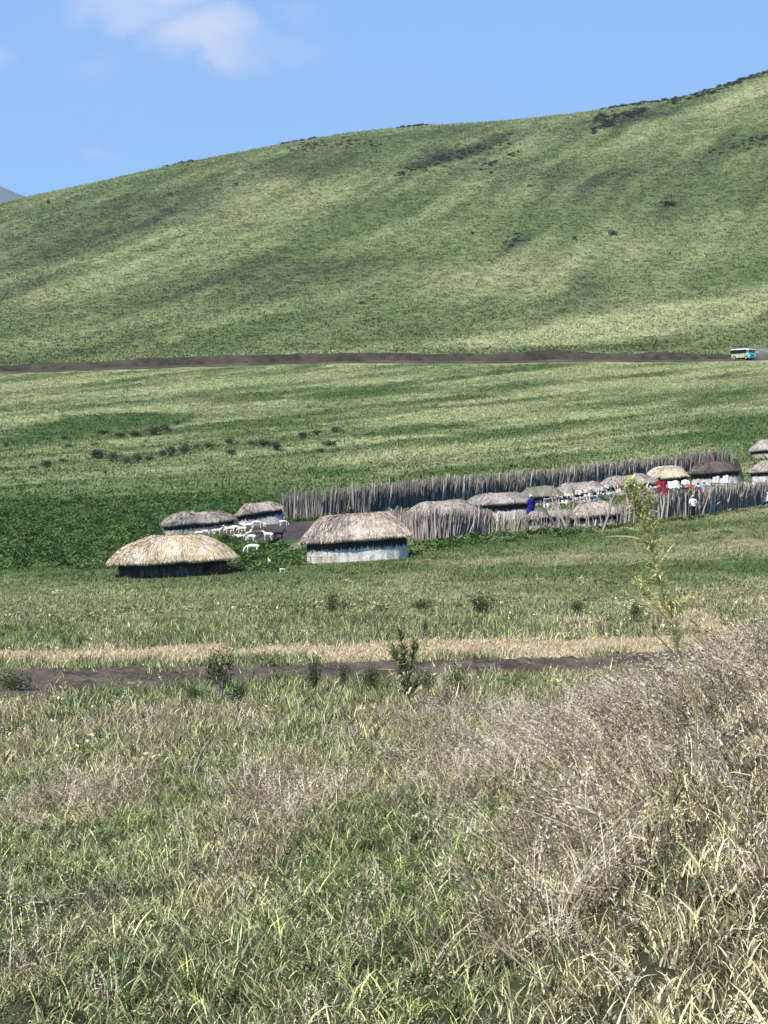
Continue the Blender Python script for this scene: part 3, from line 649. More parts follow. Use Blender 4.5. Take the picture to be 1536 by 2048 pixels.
def hang_cloth(label, px, y0, y1, w, d, m_, name='hanging_cloth'):
    k = d/F; Wd = w*k; Hh = (y1-y0)*k; V = []; nx, nz_ = 9, 6
    for j in range(nz_):
        for i in range(nx): V.append(((i/(nx-1)-.5)*Wd*(1-.1*j/nz_), .06*math.sin(i*1.7+j*.5)-.02*j, -Hh*j/(nz_-1)-.03*math.sin(i*.9)))
    nfr = len(V); V += [(x, y+.012, z) for x, y, z in V[:]]
    q = [(j*nx+i, (j+1)*nx+i, (j+1)*nx+i+1, j*nx+i+1) for j in range(nz_-1) for i in range(nx-1)]
    m = MB(); m.poly(V, q+[tuple(nfr+a for a in f[::-1]) for f in q]); o = m.build(name, m_, smooth=True, loc=((px-CX)*k, d, (HY-y0)*k)); return tag(o, label, 'cloth')
hang_cloth('small red cloth hung on the rear fence near its right end', 1428, 904, 912, 6, float(np.interp(1428, [l[0] for l in rear], [l[1] for l in rear]))-.2, M_red)
hang_cloth('small red cloth on the rear fence above the grey-roofed hut', 985, 962, 970, 7, float(np.interp(985, [l[0] for l in rear], [l[1] for l in rear]))-.2, M_red)
hang_cloth('crimson cloth draped on the display rail under the orange-rimmed roof', 1324, 963, 978, 16, df(1324)-.12, M_red)
hang_cloth('patterned white cloth hung beside the crimson cloth', 1347, 962, 976, 24, df(1347)-.12, M_white)
hang_cloth('faded red blanket laid over the fence right of the white cloth', 1372, 969, 976, 34, df(1372)-.14, cloth('faded_rust_cloth', (.33, .10, .07)))
hang_cloth('square white board of cloth on the fence below the dark brown hut', 1452, 951, 966, 12, df(1452)+1.0, M_white)
hang_cloth('pinkish white cloth left of the square white one', 1433, 953, 967, 15, df(1433)+1.0, cloth('pinkish_cloth', (.62, .52, .48)))
hang_cloth('pale hide stretched on the fence at the right edge', 1532, 985, 1003, 22, df(1530)-.15, cloth('pale_pink_cloth', (.60, .50, .55)))
# rails with beadwork and trinkets offered for sale
def rack(label, px0, px1, y0, y1, nrow, dd, seed, cols, nb):
    rnd = random.Random(seed); x0 = (px0-CX)/F*df(px0); x1 = (px1-CX)/F*df(px1); ya, yb = df(px0)+dd, df(px1)+dd; za = (HY-y0)*ya/F; zb = (HY-y1)*yb/F
    root = empty('trinket_rack', (x0, ya, za), label=label, cat='display rack'); v = Vector((x1-x0, yb-ya, zb-za))
    for r_ in range(nrow):
        m = MB(); o_ = Vector((0, 0, -.32*r_)); m.tube([o_, o_+v*.5+Vector((0, 0, -.03)), o_+v], .03, 6, .7); m.build('rail', M_plank, root)
        b = MB(); 
        for q in range(nb):
            t = rnd.random(); c = o_+v*t+Vector((0, -.05, .02)); sz = rnd.uniform(.05, .13)
            if rnd.random() < .3: b.tube([c+Vector((0, 0, .03)), c+Vector((0, -.01, -.12-.1*rnd.random()))], .02, 4, rnd.random())
            else: b.box(c.x, c.y, c.z+rnd.uniform(-.04, .07), sz, .05, sz*rnd.uniform(.7, 1.6), rnd.random())
        tag(b.build('beadwork', cols[r_ % len(cols)], root), kind='stuff')
    for t in (.02, .35, .68, .98):
        m = MB(); c = v*t; g = hz(x0+c.x, ya+c.y)-za; m.tube([(c.x, c.y+.05, g-.2), (c.x, c.y+.05, c.z+.05)], .045, 5, .5); m.build('stake', M_post, root)
def b_bead(m, t, b):
    v = node(t, 'ShaderNodeAttribute', attribute_name='v').outputs['Fac']
    t.links.new(ramp(t, v, [(0, (.75, .73, .70)), (.60, (.70, .66, .60)), (.72, (.3, .28, .27)), (.82, (.05, .05, .05)), (.90, (.55, .25, .08)), (.97, (.5, .06, .06))]), b.inputs['Base Color'])
M_bead = mat('painted_beads', rough=.7, spec=.3, build=b_bead)
rack('two rails of white beadwork left of the tall flowering weed', 1150, 1262, 985, 968, 2, 1.2, 1, [M_bead], 34)
rack('rail of white and black beadwork in front of the smooth grey roof', 1092, 1180, 999, 984, 2, 1.6, 2, [M_bead], 24)
rack('rail of mixed trinkets below the crimson cloths on the front fence', 1268, 1400, 977, 972, 1, -.2, 3, [M_bead], 30)
rack('long pale pole with a few white pieces along the fence at the right', 1420, 1512, 966, 967, 1, -.2, 4, [M_bead], 5)

# ------------------------------------------------------------------ goats
def fur(name, c1, c2, sc=4):
    def f(m, t, b):
        o = node(t, 'ShaderNodeTexCoord').outputs['Object']; n = noise_(t, o, sc, 3, .6)
        t.links.new(ramp(t, n, [(.44, c1), (.54, c2)]), b.inputs['Base Color']); bump(t, b, noise_(t, o, 60, 3), .3, .01)
    return mat(name, rough=1, spec=.1, build=f)
M_gw = fur('white_goat_coat', (.62, .57, .45), (.74, .71, .61)); M_gc = fur('cream_goat_coat', (.66, .56, .36), (.76, .70, .56)); M_gb = fur('brown_goat_coat', (.10, .055, .032), (.19, .11, .07)); M_gk = fur('black_goat_coat', (.012, .01, .01), (.03, .025, .025)); M_gp = fur('black_and_white_goat_coat', (.7, .68, .62), (.02, .02, .02), 2.5)
M_horn = mat('horn', (.12, .10, .08), .6, .3)
def goat_mesh(graze):
    J = [(-.34, 0, .54), (-.12, 0, .56), (.14, 0, .56), (.33, 0, .56)]
    if graze: J += [(.47, 0, .44), (.57, 0, .22), (.66, 0, .08)]
    else: J += [(.45, 0, .72), (.52, 0, .82), (.66, 0, .74)]
    E = [(0, 1), (1, 2), (2, 3), (3, 4), (4, 5), (5, 6)]; Rr = [.10, .135, .13, .10, .062, .062, .030]
    for sy in (-1, 1):
        n = len(J); J += [(.28, sy*.08, .44), (.29, sy*.085, .26), (.28, sy*.085, .02)]; E += [(3, n), (n, n+1), (n+1, n+2)]; Rr += [.05, .028, .022]
        n = len(J); J += [(-.30, sy*.08, .42), (-.24, sy*.09, .34), (-.35, sy*.09, .20), (-.33, sy*.09, .02)]; E += [(0, n), (n, n+1), (n+1, n+2), (n+2, n+3)]; Rr += [.07, .042, .024, .022]
        n = len(J); hx = J[5]; J += [(hx[0]-.03, sy*.10, hx[2]-.01+.02)]; E += [(5, n)]; Rr += [.014]
    n = len(J); J += [(-.46, 0, .60)]; E += [(0, n)]; Rr += [.02]
    return skin_mesh('goat', J, E, Rr, 1), J[5]
GM = {g: goat_mesh(g) for g in (True, False)}; GMM = {}
hm_ = MB()
for sy in (-1, 1): hm_.tube([(0, sy*.03, 0), (-.04, sy*.05, .08), (-.10, sy*.07, .12)], [.014, .010, .003], 5)
HORN = hm_.mesh('horns', M_horn, True)
def goat(label, px, py, coat, graze, rz, s=1.0, name='goat'):
    key = (graze, coat.name)
    if key not in GMM: me = GM[graze][0].copy(); me.materials.clear(); me.materials.append(coat); GMM[key] = me
    d = dist(px, py, 90, 135); p = on(px, d)
    o = link(name, GMM[key], loc=p, rot=(0, 0, rz), scale=s*.84); tag(o, label, 'goat', 'goats of the homestead')
    hd = GM[graze][1]; link('horns', HORN, o, loc=(hd[0]-.02, 0, hd[2]+.05))
    return o
PI = math.pi
for g in [('large white goat grazing alone beside the footpath in front of the yard', 505, 1110, M_gw, True, PI, .95),
    ('white goat at the left of the group above the grazing one', 473, 1082, M_gw, False, .3, .62), ('white goat second in the group, close right of the leftmost', 482, 1083, M_gw, False, .1, .62),
    ('white goat standing with its rump to the camera in the middle of the group', 497, 1080, M_gw, False, 1.2, .8), ('white goat head down at the lower middle of the group', 503, 1087, M_gw, True, 2.4, .85),
    ('brown goat standing just right of the white group', 516, 1079, M_gb, False, .2, .85), ('white goat facing right between the brown and the black goat', 537, 1082, M_gw, False, 2.6, .8),
    ('black goat with pale face looking right at the edge of the yard', 557, 1080, M_gk, False, .4, .8), ('single white goat lying out in the middle of the dark yard', 567, 1054, M_gw, True, .4, .7),
    ('cream goat at the left end of the row along the long hut', 433, 1073, M_gc, False, .2, .75), ('cream goat next to the left end of the row', 442, 1072, M_gc, True, 3.0, .75),
    ('cream goat in front of the end of the long hut', 452, 1064, M_gc, False, .5, .85), ('black and white goat below the cream goats of the row', 460, 1070, M_gc, False, 3.3, .8),
    ('cream goat nose down in the middle of the row', 470, 1068, M_gc, True, .2, .85), ('white goat close by the gap between the two left huts', 480, 1061, M_gw, False, .1, .75),
    ('pinkish cream goat below the gap between the two left huts', 484, 1068, M_gc, True, 3.2, .7), ('white goat before the knobbly white wall', 497, 1063, M_gw, False, .4, .8),
    ('white goat lying at the foot of the knobbly white wall', 514, 1058, M_gw, True, .2, .85), ('small white goat right of the one lying by the white wall', 526, 1057, M_gw, False, 3.0, .6),
    ('white goat half hidden above the yellow thatch', 398, 1076, M_gw, False, .3, .65), ('piebald goat right above the yellow thatch', 412, 1075, M_gp, True, 3.1, .75),
    ('small tan kid with dark head beside the footpath', 539, 1131, M_gc, False, 1.9, .48), ('dark faced kid half hidden in the grass right of the tan kid', 565, 1147, M_gc, True, .5, .4)]: goat(*g)

# ------------------------------------------------------------------ open-sided bus on the hill road
M_teal = mat('turquoise_paint', (.07, .50, .56), .45, .4); M_roofw = mat('white_roof_paint', (.80, .79, .74), .5, .3); M_glass = mat('dark_window_glass', (.008, .008, .010), .35, .15)
def b_dust(m, t, b):
    o = node(t, 'ShaderNodeTexCoord').outputs['Object']; t.links.new(ramp(t, noise_(t, o, 2, 4), [(.4, (.26, .22, .14)), (.6, (.48, .44, .33))]), b.inputs['Base Color'])
M_dusty = mat('dust_caked_panel', rough=.9, build=b_dust); M_tyre = mat('tyre_rubber', (.02, .02, .02), .9); M_maroon = mat('maroon_dash', (.14, .02, .035), .6); M_lamp = mat('headlamp_glass', (.85, .9, .88), .2, .6); M_steel = mat('steel', (.3, .3, .3), .4, .5)
bus = empty('bus', on(1487, 419) , rz=R(-50), label='turquoise and white bus with dark side windows driving on the dirt road below the hill', cat='bus')
bus.rotation_euler.y = R(0); bl, bw = 4.7, 2.0        # front towards +X
m = MB(); m.box(-.1, 0, .82, bl-.5, bw, .80); m.build('lower_side', M_dusty, bus)
m = MB(); m.box(bl/2-.55, 0, .85, .92, bw+.02, .95, taper=.98); m.box(bl/2-.50, 0, 1.62, .50, bw, .64, taper=.92); m.build('cab', M_teal, bus)
m = MB(); m.box(-.5, 0, 2.06, bl-.8, bw+.12, .12); m.box(-.5, 0, 2.14, bl-1.1, bw-.2, .08); m.build('roof', M_roofw, bus)
m = MB(); m.box(bl/2-.55, 0, 2.0, .7, bw, .14, taper=.9); m.build('visor', M_roofw, bus)
for sy in (-1, 1):
    for k_ in range(4):
        m = MB(); m.box(-2.0+.92*k_+.1, sy*(bw/2-.03), 1.60, .82, .05, .76); m.build('window', M_glass, bus)
    for k_ in range(5):
        m = MB(); m.box(-2.36+.92*k_, sy*(bw/2-.01), 1.60, .07, .07, .80); m.build('window_pillar', M_glass, bus)
    m = MB(); m.box(bl/2-.46, sy*(bw/2-.01), 1.62, .36, .04, .45); m.build('cab_window', M_glass, bus)
    m = MB(); m.tube([(0, 0, 0), (.05, 0, 0)], .14, 14); m.build('headlight', M_lamp, bus, loc=(bl/2-.10, sy*.70, .78))
    m = MB(); m.box(bl/2-.2, sy*(bw/2+.16), 1.55, .06, .14, .28); m.tube([(bl/2-.25, sy*(bw/2-.02), 1.4), (bl/2-.2, sy*(bw/2+.14), 1.5)], .015, 5); m.build('mirror', M_steel, bus)
    for wx in (-1.45, 1.55):
        wh = empty('wheel', (wx, sy*(bw/2-.06), .40)); wh.parent = bus
        m = MB(); N = 24
        for y0_, y1_, r0, r1, fin in ((-.13, .13, .40, .40, 'tyre'),):
            m.tube([(0, -.13, 0), (0, -.10, 0), (0, .10, 0), (0, .13, 0)], [.36, .40, .40, .36], N)
        m.build('tyre', M_tyre, wh); m = MB(); m.tube([(0, -.145, 0), (0, .145, 0)], [.20, .20], 16); m.build('rim', M_steel, wh)
m = MB(); m.box(bl/2-.235, 0, 1.64, .05, bw-.36, .50); m.build('windscreen', M_glass, bus)
m = MB(); m.box(bl/2-.205, 0, 1.50, .03, bw-.5, .12); m.build('dashboard_band', M_maroon, bus)
m = MB(); m.box(bl/2-.07, 0, .42, .12, bw, .16); m.build('bumper', M_steel, bus)
m = MB(); m.box(bl/2-.085, 0, .82, .05, .9, .22); m.build('grille', M_glass, bus)
# dust raised in front of the hill by the traffic
def b_dustvol(m, t, b):
    t.nodes.remove(b); o = node(t, 'ShaderNodeTexCoord').outputs['Object']
    l = node(t, 'ShaderNodeVectorMath', {0: o}, operation='LENGTH').outputs['Value']
    f = node(t, 'ShaderNodeMapRange', {0: l, 1: 1.0, 2: .2, 3: 0., 4: .22}).outputs[0]
    f = math_(t, 'MULTIPLY', f, ramp(t, noise_(t, o, 2.2, 4), [(.35, 0.), (.65, 1.)]))
    v = node(t, 'ShaderNodeVolumePrincipled', {'Color': (.93, .88, .80), 'Density': f} if False else {'Density': f}); v.inputs['Color'].default_value = (.95, .91, .84, 1)
    t.links.new(v.outputs[0], t.nodes['Material Output'].inputs['Volume'])
M_dv = mat('road_dust', build=b_dustvol)
m = MB(); N = 20; V = []
for j in range(1, 8):
    for i in range(N): V.append((math.sin(PI*j/8)*math.cos(2*PI*i/N), math.sin(PI*j/8)*math.sin(2*PI*i/N), math.cos(PI*j/8)))
V += [(0, 0, 1), (0, 0, -1)]
m.poly(V, [(j*N+i, (j+1)*N+i, (j+1)*N+(i+1) % N, j*N+(i+1) % N) for j in range(6) for i in range(N)]+[(7*N, i, (i+1) % N) for i in range(N)]+[(7*N+1, 6*N+(i+1) % N, 6*N+i) for i in range(N)])
for px_, sc_, dz_ in ((1530, (5.2, 3, 1.9), 1.4),):
    tag(m.build('dust_cloud', M_dv, loc=on(px_, 418, dz_), scale=sc_), kind='stuff')
# ------------------------------------------------------------------ plants: leaf and blade materials
def b_veg(kind, sc=1.0, lum=1.0, trans=.14):
    def f(m, t, b):
        v = node(t, 'ShaderNodeAttribute', attribute_name='v').outputs['Fac']; ri = node(t, 'ShaderNodeObjectInfo').outputs['Random']
        if kind in ('cover', 'coverfar'): c = cover(t, 'INSTANCER')
        elif kind == 'straw':
            c = ramp(t, math_(t, 'ADD', math_(t, 'MULTIPLY', v, .6), math_(t, 'MULTIPLY', ri, .4)), [(.2, (.045, .034, .022)), (.45, (.20, .152, .10)), (.65, (.48, .39, .27)), (.9, (.92, .83, .64))])
        elif kind == 'herb': c = ramp(t, math_(t, 'ADD', math_(t, 'MULTIPLY', v, .6), math_(t, 'MULTIPLY', ri, .4)), [(.15, (.026, .048, .014)), (.5, (.062, .105, .030)), (.85, (.19, .25, .08))])
        elif kind == 'shrub': c = ramp(t, math_(t, 'ADD', math_(t, 'MULTIPLY', v, .7), math_(t, 'MULTIPLY', ri, .3)), [(.1, (.016, .030, .012)), (.5, (.038, .066, .022)), (.9, (.12, .17, .06))])
        elif kind == 'darkbush': c = ramp(t, math_(t, 'ADD', math_(t, 'MULTIPLY', v, .7), math_(t, 'MULTIPLY', ri, .3)), [(.1, (.022, .030, .018)), (.5, (.050, .060, .034)), (.9, (.13, .125, .085))])
        elif kind == 'weed': c = ramp(t, v, [(.0, (.26, .23, .09)), (.3, (.50, .48, .21)), (.8, (.74, .72, .38)), (1, (.84, .82, .54))])
        elif kind == 'olive': c = ramp(t, v, [(.0, (.06, .07, .025)), (.5, (.22, .23, .10)), (1, (.58, .55, .32))])
        elif kind == 'gold': c = ramp(t, v, [(.5, (.36, .27, .15)), (.8, (.66, .54, .34)), (1, (.86, .74, .50))])
        elif kind == 'weedtip': c = ramp(t, v, [(.0, (.35, .38, .06)), (1, (.62, .66, .10))])
        if kind == 'cover':
            ti = node(t, 'ShaderNodeTexWhiteNoise', {'W': math_(t, 'MULTIPLY', ri, 91.7)}, noise_dimensions='1D').outputs['Value']
            c = mixc(t, ramp(t, ti, [(.0, .55), (.22, 0.)]), c, (.115, .170, .105)); c = mixc(t, ramp(t, ti, [(.80, 0.), (1, .6)]), c, (.30, .33, .085)); c = mixc(t, ramp(t, ti, [(.50, 0.), (.52, .45), (.58, 0.)]), c, (.21, .150, .105))
        if kind in ('cover', 'coverfar'):
            k_ = 1. if sc == 1 else sc; c = mixc(t, 1, c, ramp(t, v, [(0, 1-.80*k_), (.42, 1-.45*k_), (.7, 1+.45*k_), (1, 1+1.9*k_)]), 'MULTIPLY'); c = mixc(t, 1, c, ramp(t, ri, [(0, 1-.25*k_), (1, 1+.25*k_)]), 'MULTIPLY')
        t.links.new(c, b.inputs['Base Color'])
        tr = node(t, 'ShaderNodeBsdfTranslucent'); t.links.new(c, tr.inputs['Color'])
        ms = node(t, 'ShaderNodeMixShader', {0: trans}); t.links.new(b.outputs[0], ms.inputs[1]); t.links.new(tr.outputs[0], ms.inputs[2])
        t.links.new(ms.outputs[0], t.nodes['Material Output'].inputs['Surface'])
    return f
MV = {k: mat('leaf_'+k, rough=.8, spec=.07, build=b_veg(k, trans=.35 if k in ('weed', 'weedtip') else .14)) for k in ('cover', 'straw', 'herb', 'shrub', 'darkbush', 'weed', 'olive', 'gold', 'weedtip')}
MV['coverlush'] = mat('leaf_herb_cover', rough=.9, spec=.05, build=b_veg('coverfar', .5, 1, .15))
MV['coverfar'] = mat('leaf_far_cover', rough=.9, spec=.05, build=b_veg('coverfar', .20, 1, .1))

def cov(name, protos, pts, scl, rot, var):
    """ground cover: one object of points, each carrying one small plant of the given kinds"""
    col = bpy.data.collections.new('kinds_of_'+name)
    for i, me in enumerate(protos):
        o = bpy.data.objects.new('%s_%02d' % (name, i), me); col.objects.link(o)
    n = len(pts); me = bpy.data.meshes.new(name); me.vertices.add(n); me.vertices.foreach_set('co', np.asarray(pts, 'f').ravel()); 
    def at(nm, ty, a, key='value'):
        q = me.attributes.new(nm, ty, 'POINT'); q.data.foreach_set(key, np.ascontiguousarray(a).ravel())
    at('rot', 'FLOAT_VECTOR', np.asarray(rot, 'f'), 'vector'); at('scl', 'FLOAT_VECTOR', np.asarray(scl, 'f'), 'vector'); at('var', 'INT', np.asarray(var, 'i'))
    setattrs(me, np.asarray(pts)[:, 0], np.asarray(pts)[:, 1])
    ob = link(name, me); tag(ob, kind='stuff')
    g = bpy.data.node_groups.new(name, 'GeometryNodeTree'); g.interface.new_socket('Geometry', in_out='INPUT', socket_type='NodeSocketGeometry'); g.interface.new_socket('Geometry', in_out='OUTPUT', socket_type='NodeSocketGeometry')
    gi = g.nodes.new('NodeGroupInput'); go = g.nodes.new('NodeGroupOutput'); ip = g.nodes.new('GeometryNodeInstanceOnPoints'); ci = g.nodes.new('GeometryNodeCollectionInfo')
    ci.inputs['Collection'].default_value = col; ci.inputs['Separate Children'].default_value = True; ci.inputs['Reset Children'].default_value = True
    def na(nm, ty): a = g.nodes.new('GeometryNodeInputNamedAttribute'); a.data_type = ty; a.inputs['Name'].default_value = nm; return a.outputs['Attribute']
    g.links.new(gi.outputs[0], ip.inputs['Points']); g.links.new(ci.outputs[0], ip.inputs['Instance']); ip.inputs['Pick Instance'].default_value = True
    g.links.new(na('var', 'INT'), ip.inputs['Instance Index']); g.links.new(na('scl', 'FLOAT_VECTOR'), ip.inputs['Scale'])
    er = g.nodes.new('FunctionNodeEulerToRotation'); g.links.new(na('rot', 'FLOAT_VECTOR'), er.inputs[0]); g.links.new(er.outputs[0], ip.inputs['Rotation'])
    g.links.new(ip.outputs[0], go.inputs[0]); md = ob.modifiers.new('grow', 'NODES'); md.node_group = g
    return ob
def scat(d0, d1, dens, keep=None, side=.20, pad=3., right=0):
    """random spots on the land between two distances; dens per square metre; keep(x, y) -> probability"""
    A = (d1-d0)*(2*pad)+side*(d1*d1-d0*d0); n = int(A*dens)
    y = np.sqrt(RNG.random(n)*(d1*d1-d0*d0)+d0*d0) ; x = (RNG.random(n)*2-1)*(side*y+pad)+right
    p = np.ones(n)
    tr = np.abs(y-TR[0](x)); p = np.where((tr < TR[1](x)*(.55+.75*fbm(x/1.2, y/.5, 66, 3))) & (RNG.random(n) > .17), 0, p)
    px = CX+F*x/y; sy = rowof(px, y)
    yx = np.array([q[0] for q in YP]); yc_ = np.array([q[1] for q in YP]); hw = np.array(YW)*.56
    on_y = (x > yx[0]) & (x < yx[-1]) & (np.abs(y-np.interp(x, yx, yc_)) < np.interp(x, yx, hw)); p = np.where(on_y, 0, p)
    for i in range(len(PP)-1):
        a = np.array(PP[i]); b = np.array(PP[i+1]); ab = b-a; t = np.clip(((x-a[0])*ab[0]+(y-a[1])*ab[1])/(ab@ab), 0, 1); p = np.where(np.hypot(x-a[0]-t*ab[0], y-a[1]-t*ab[1]) < .5, 0, p)
    for h in HUTS: p = np.where((np.abs((x-h[0])/(h[2]*.93))**3+np.abs((y-h[1]+.7)/(h[3]*.93+h[4]))**3) < 1, 0, p)
    p = np.where((y > 411) & (y < 433), 0, p)
    if keep is not None: p = p*keep(x, y)
    k = RNG.random(n) < p; x = x[k]; y = y[k]
    return x, y, H(x, y)
HUTS = [(h[0].location.x, h[0].location.y, h[1], h[2], e) for h, e in [(HA, .0), (HB, .5), (HC, 2.2), (HD, 1.5)]]
def place(name, protos, xyz, s0, s1, lean=(0, 0), jit=.15, zs=(.8, 1.2), sink=.02):
    x, y, z = xyz; n = len(x); s = RNG.uniform(s0, s1, n); sc = np.stack([s, s, s*RNG.uniform(*zs, n)], 1)
    rot = np.stack([RNG.normal(lean[1], jit, n), RNG.normal(lean[0], jit, n), RNG.uniform(0, 6.283, n)], 1)
    return cov(name, protos, np.stack([x, y, z-sink*s], 1), sc, rot, RNG.integers(0, len(protos), n))
def V3(*a): return Vector(a)
def blades(n, h, w, spread, lean, mt, seg=3, up=1.0, seed=0, cmin=0, cmax=1, drop=.5):
    random.seed(seed); m = MB()
    for i in range(n):
        a = random.uniform(0, 6.283); r = spread*math.sqrt(random.random()); hh = h*random.uniform(.45, 1.1); l = lean*random.uniform(.2, 1.2); b = random.uniform(0, 6.283)
        d0 = V3(math.cos(b)*l*.5, math.sin(b)*l*.5, up).normalized(); d1 = V3(math.cos(b)*(l+drop), math.sin(b)*(l+drop), up-drop*random.uniform(0, 1.6)).normalized()
        m.blade((math.cos(a)*r, math.sin(a)*r, -.03), d0, d1, hh, w*random.uniform(.6, 1.3), random.uniform(cmin, cmax), seg)
    return m.mesh('tuft', MV[mt])
def stalks(n, h, mt, seed, wind=-.45, w=.0045, seeds=7, seedsize=.012):
    random.seed(seed); m = MB()
    for i in range(n):
        a = random.uniform(0, 6.283); r = .14*math.sqrt(random.random()); hh = h*random.uniform(.55, 1.1)
        d0 = V3(random.gauss(0, .16)+wind*.4, random.gauss(0, .16), 1).normalized(); d1 = V3(random.gauss(0, .3)+wind*1.3, random.gauss(0, .3), .75).normalized()
        p = V3(math.cos(a)*r, math.sin(a)*r, -.03); c = random.random(); m.blade(p, d0, d1, hh, w*random.uniform(.8, 1.6), c, 4)
        q = p.copy(); st = 8
        for k in range(st):
            t = k/st; q = q+d0.lerp(d1, t).normalized()*(hh/st)
            if k >= 4:
                for _ in range(seeds//4+1):
                    dd = (d0.lerp(d1, t)+V3(random.gauss(0, .5), random.gauss(0, .5), random.gauss(0, .3))).normalized()
                    m.blade(q, dd, dd, seedsize*random.uniform(1.5, 4), seedsize*random.uniform(.4, .8), min(1, c+random.uniform(-.2, .5)), 2)
            elif random.random() < .5:
                dd = V3(random.gauss(0, 1), random.gauss(0, 1), .3).normalized(); m.blade(q, dd, (dd+V3(0, 0, -.8)).normalized(), random.uniform(.06, .16), .006, random.random(), 2)
    return m.mesh('stalks', MV[mt])
def herb(n, h, ls, mt, seed, wl=.45):
    random.seed(seed); m = MB()
    for i in range(n):
        b = random.uniform(0, 6.283); l = random.uniform(0, .7); d = V3(math.cos(b)*l, math.sin(b)*l, 1).normalized(); hh = h*random.uniform(.4, 1.05); c = random.random()
        m.blade((0, 0, -.02), d, d, hh, .006, c*.5, 2)
        for k in range(random.randint(4, 8)):
            t = random.uniform(.25, 1); b2 = random.uniform(0, 6.283); ld = V3(math.cos(b2), math.sin(b2), random.uniform(-.1, .7))
            m.leaf(d*hh*t, ld, V3(0, 0, 1), ls*random.uniform(.6, 1.3), ls*wl*random.uniform(.7, 1.2), random.random())
    return m.mesh('herb', MV[mt])
def clump(n, rx, h, ls, mt, seed, wl=.6):
    """low mound of leaf faces for cover seen from afar"""
    random.seed(seed); m = MB()
    for i in range(n):
        a = random.uniform(0, 6.283); r = rx*math.sqrt(random.random()); z = h*(1-(r/rx)**2)*random.uniform(.3, 1); b = random.uniform(0, 6.283)
        m.leaf((math.cos(a)*r, math.sin(a)*r, z-.03), V3(math.cos(b), math.sin(b), random.uniform(.1, 1.2)), V3(0, 0, 1), ls*random.uniform(.6, 1.3), ls*wl, random.random())
    return m.mesh('clump', MV[mt])
def fld(i, lo, hi): return lambda x, y: sst(lo, hi, fields(x, y)[i])
# close grass
T_green = [blades(60 if s < 3 else 34, .125 if s < 3 else .21, .0075 if s < 3 else .0085, .15, .95 if s < 3 else .75, 'cover', 3 if s < 3 else 4, seed=s, drop=.8) for s in range(6)]
T_fine = [blades(56, .15, .005, .15, .8, 'cover', 3, seed=20+s, drop=.7) for s in range(5)]
T_dry = [stalks(12, .38, 'straw', 40+s, -.45, .0038, 9, .008) for s in range(6)]
T_drylow = [blades(34, .20, .009, .17, .9, 'straw', 3, seed=60+s, drop=.9) for s in range(4)]
T_herb = [herb(14, .15, .026, 'herb', 80+s) for s in range(5)]
T_oval = [herb(24, .15, .018, 'cover', 90+s, .6) for s in range(5)]
def nearfade(a, b): return lambda x, y: (1-sst(a, b, y)*.6)*(.2+.8*sst(.38, .50, fbm(x/.35, y/.7, 97, 3)))
place('meadow_grass', T_green, scat(5.5, 34, 50, nearfade(12, 30), right=.2), .6, 1.35)
place('fine_meadow_grass', T_fine, scat(5.5, 46, 36, nearfade(14, 40)), .7, 1.4)
place('low_herbs', T_herb+T_oval, scat(5.5, 46, 36, lambda x, y: (.15+.85*sst(.45, .6, fbm(x/.8, y/1.1, 7, 3)))*(1-.75*fields(x, y)[2])), .6, 1.3)
bankw = lambda x, y: sst(.25, .95, fields(x, y)[2])*(.35+.65*sst(.4, .6, fbm(x/.5, y/1.6, 17, 4)))
place('dry_seeding_grass', T_dry, scat(6, 24, 22, bankw), .6, 1.3, lean=(-.12, 0))
place('dry_seeding_grass', T_dry, scat(24, 44, 7, lambda x, y: bankw(x, y)*.9), .6, 1.15, lean=(-.05, 0))
place('broad_leaf_blades', [blades(7, .20, .011, .12, .9, 'cover', 4, seed=500+s, drop=.9, cmin=.3, cmax=.9) for s in range(4)], scat(6.5, 30, 6, None), .6, 1.1)
place('bottom_grass', T_fine+T_oval+T_green, scat(5.5, 15, 26, lambda x, y: (1-sst(10, 15, y))), .55, 1.0)
place('clover_leaves', T_oval, scat(5.5, 26, 22, lambda x, y: .1+.9*sst(.4, .6, fbm(x/.5, y/1.5, 77, 3))), .6, 1.15)
place('fallen_straw', [blades(5, .09, .004, .25, 2.5, 'gold', 2, seed=520+s, drop=.2, cmin=.5, cmax=.85) for s in range(4)], scat(6, 30, 6, None), .6, 1.2, sink=-.10)
place('straw_litter', T_drylow, scat(6, 44, 18, bankw), .6, 1.3)
# tall stand of dry grass on the roadside bank at the right
def stand(x, y):
    px = CX+F*x/y; return sst(760, 1400, px+(fbm(x*1.5, y, 5, 3)-.5)*420)*sst(9.2, 11.2, y)*(1-sst(30, 36, y))*(.04+.96*sst(.44, .56, fbm(x*1.7, y*.9, 55, 4)))
place('tall_dry_grass', [stalks(18, .62, 'straw', 140+s, -1.25, .0036, 11, .0085) for s in range(7)], scat(7.5, 36, 26, stand, right=.5), .6, 1.35, lean=(-.1, 0))
place('seeding_heads_in_green', T_dry, scat(6, 30, 1.6, None), .5, 1.0)
place('tall_dry_grass_blades', [blades(30, .40, .0052, .14, .9, 'straw', 4, seed=160+s, drop=.9) for s in range(3)]+[blades(34, .34, .008, .14, .9, 'cover', 4, seed=170+s, drop=.9) for s in range(4)], scat(7.5, 36, 26, stand, right=.5), .6, 1.25, lean=(-.1, 0))
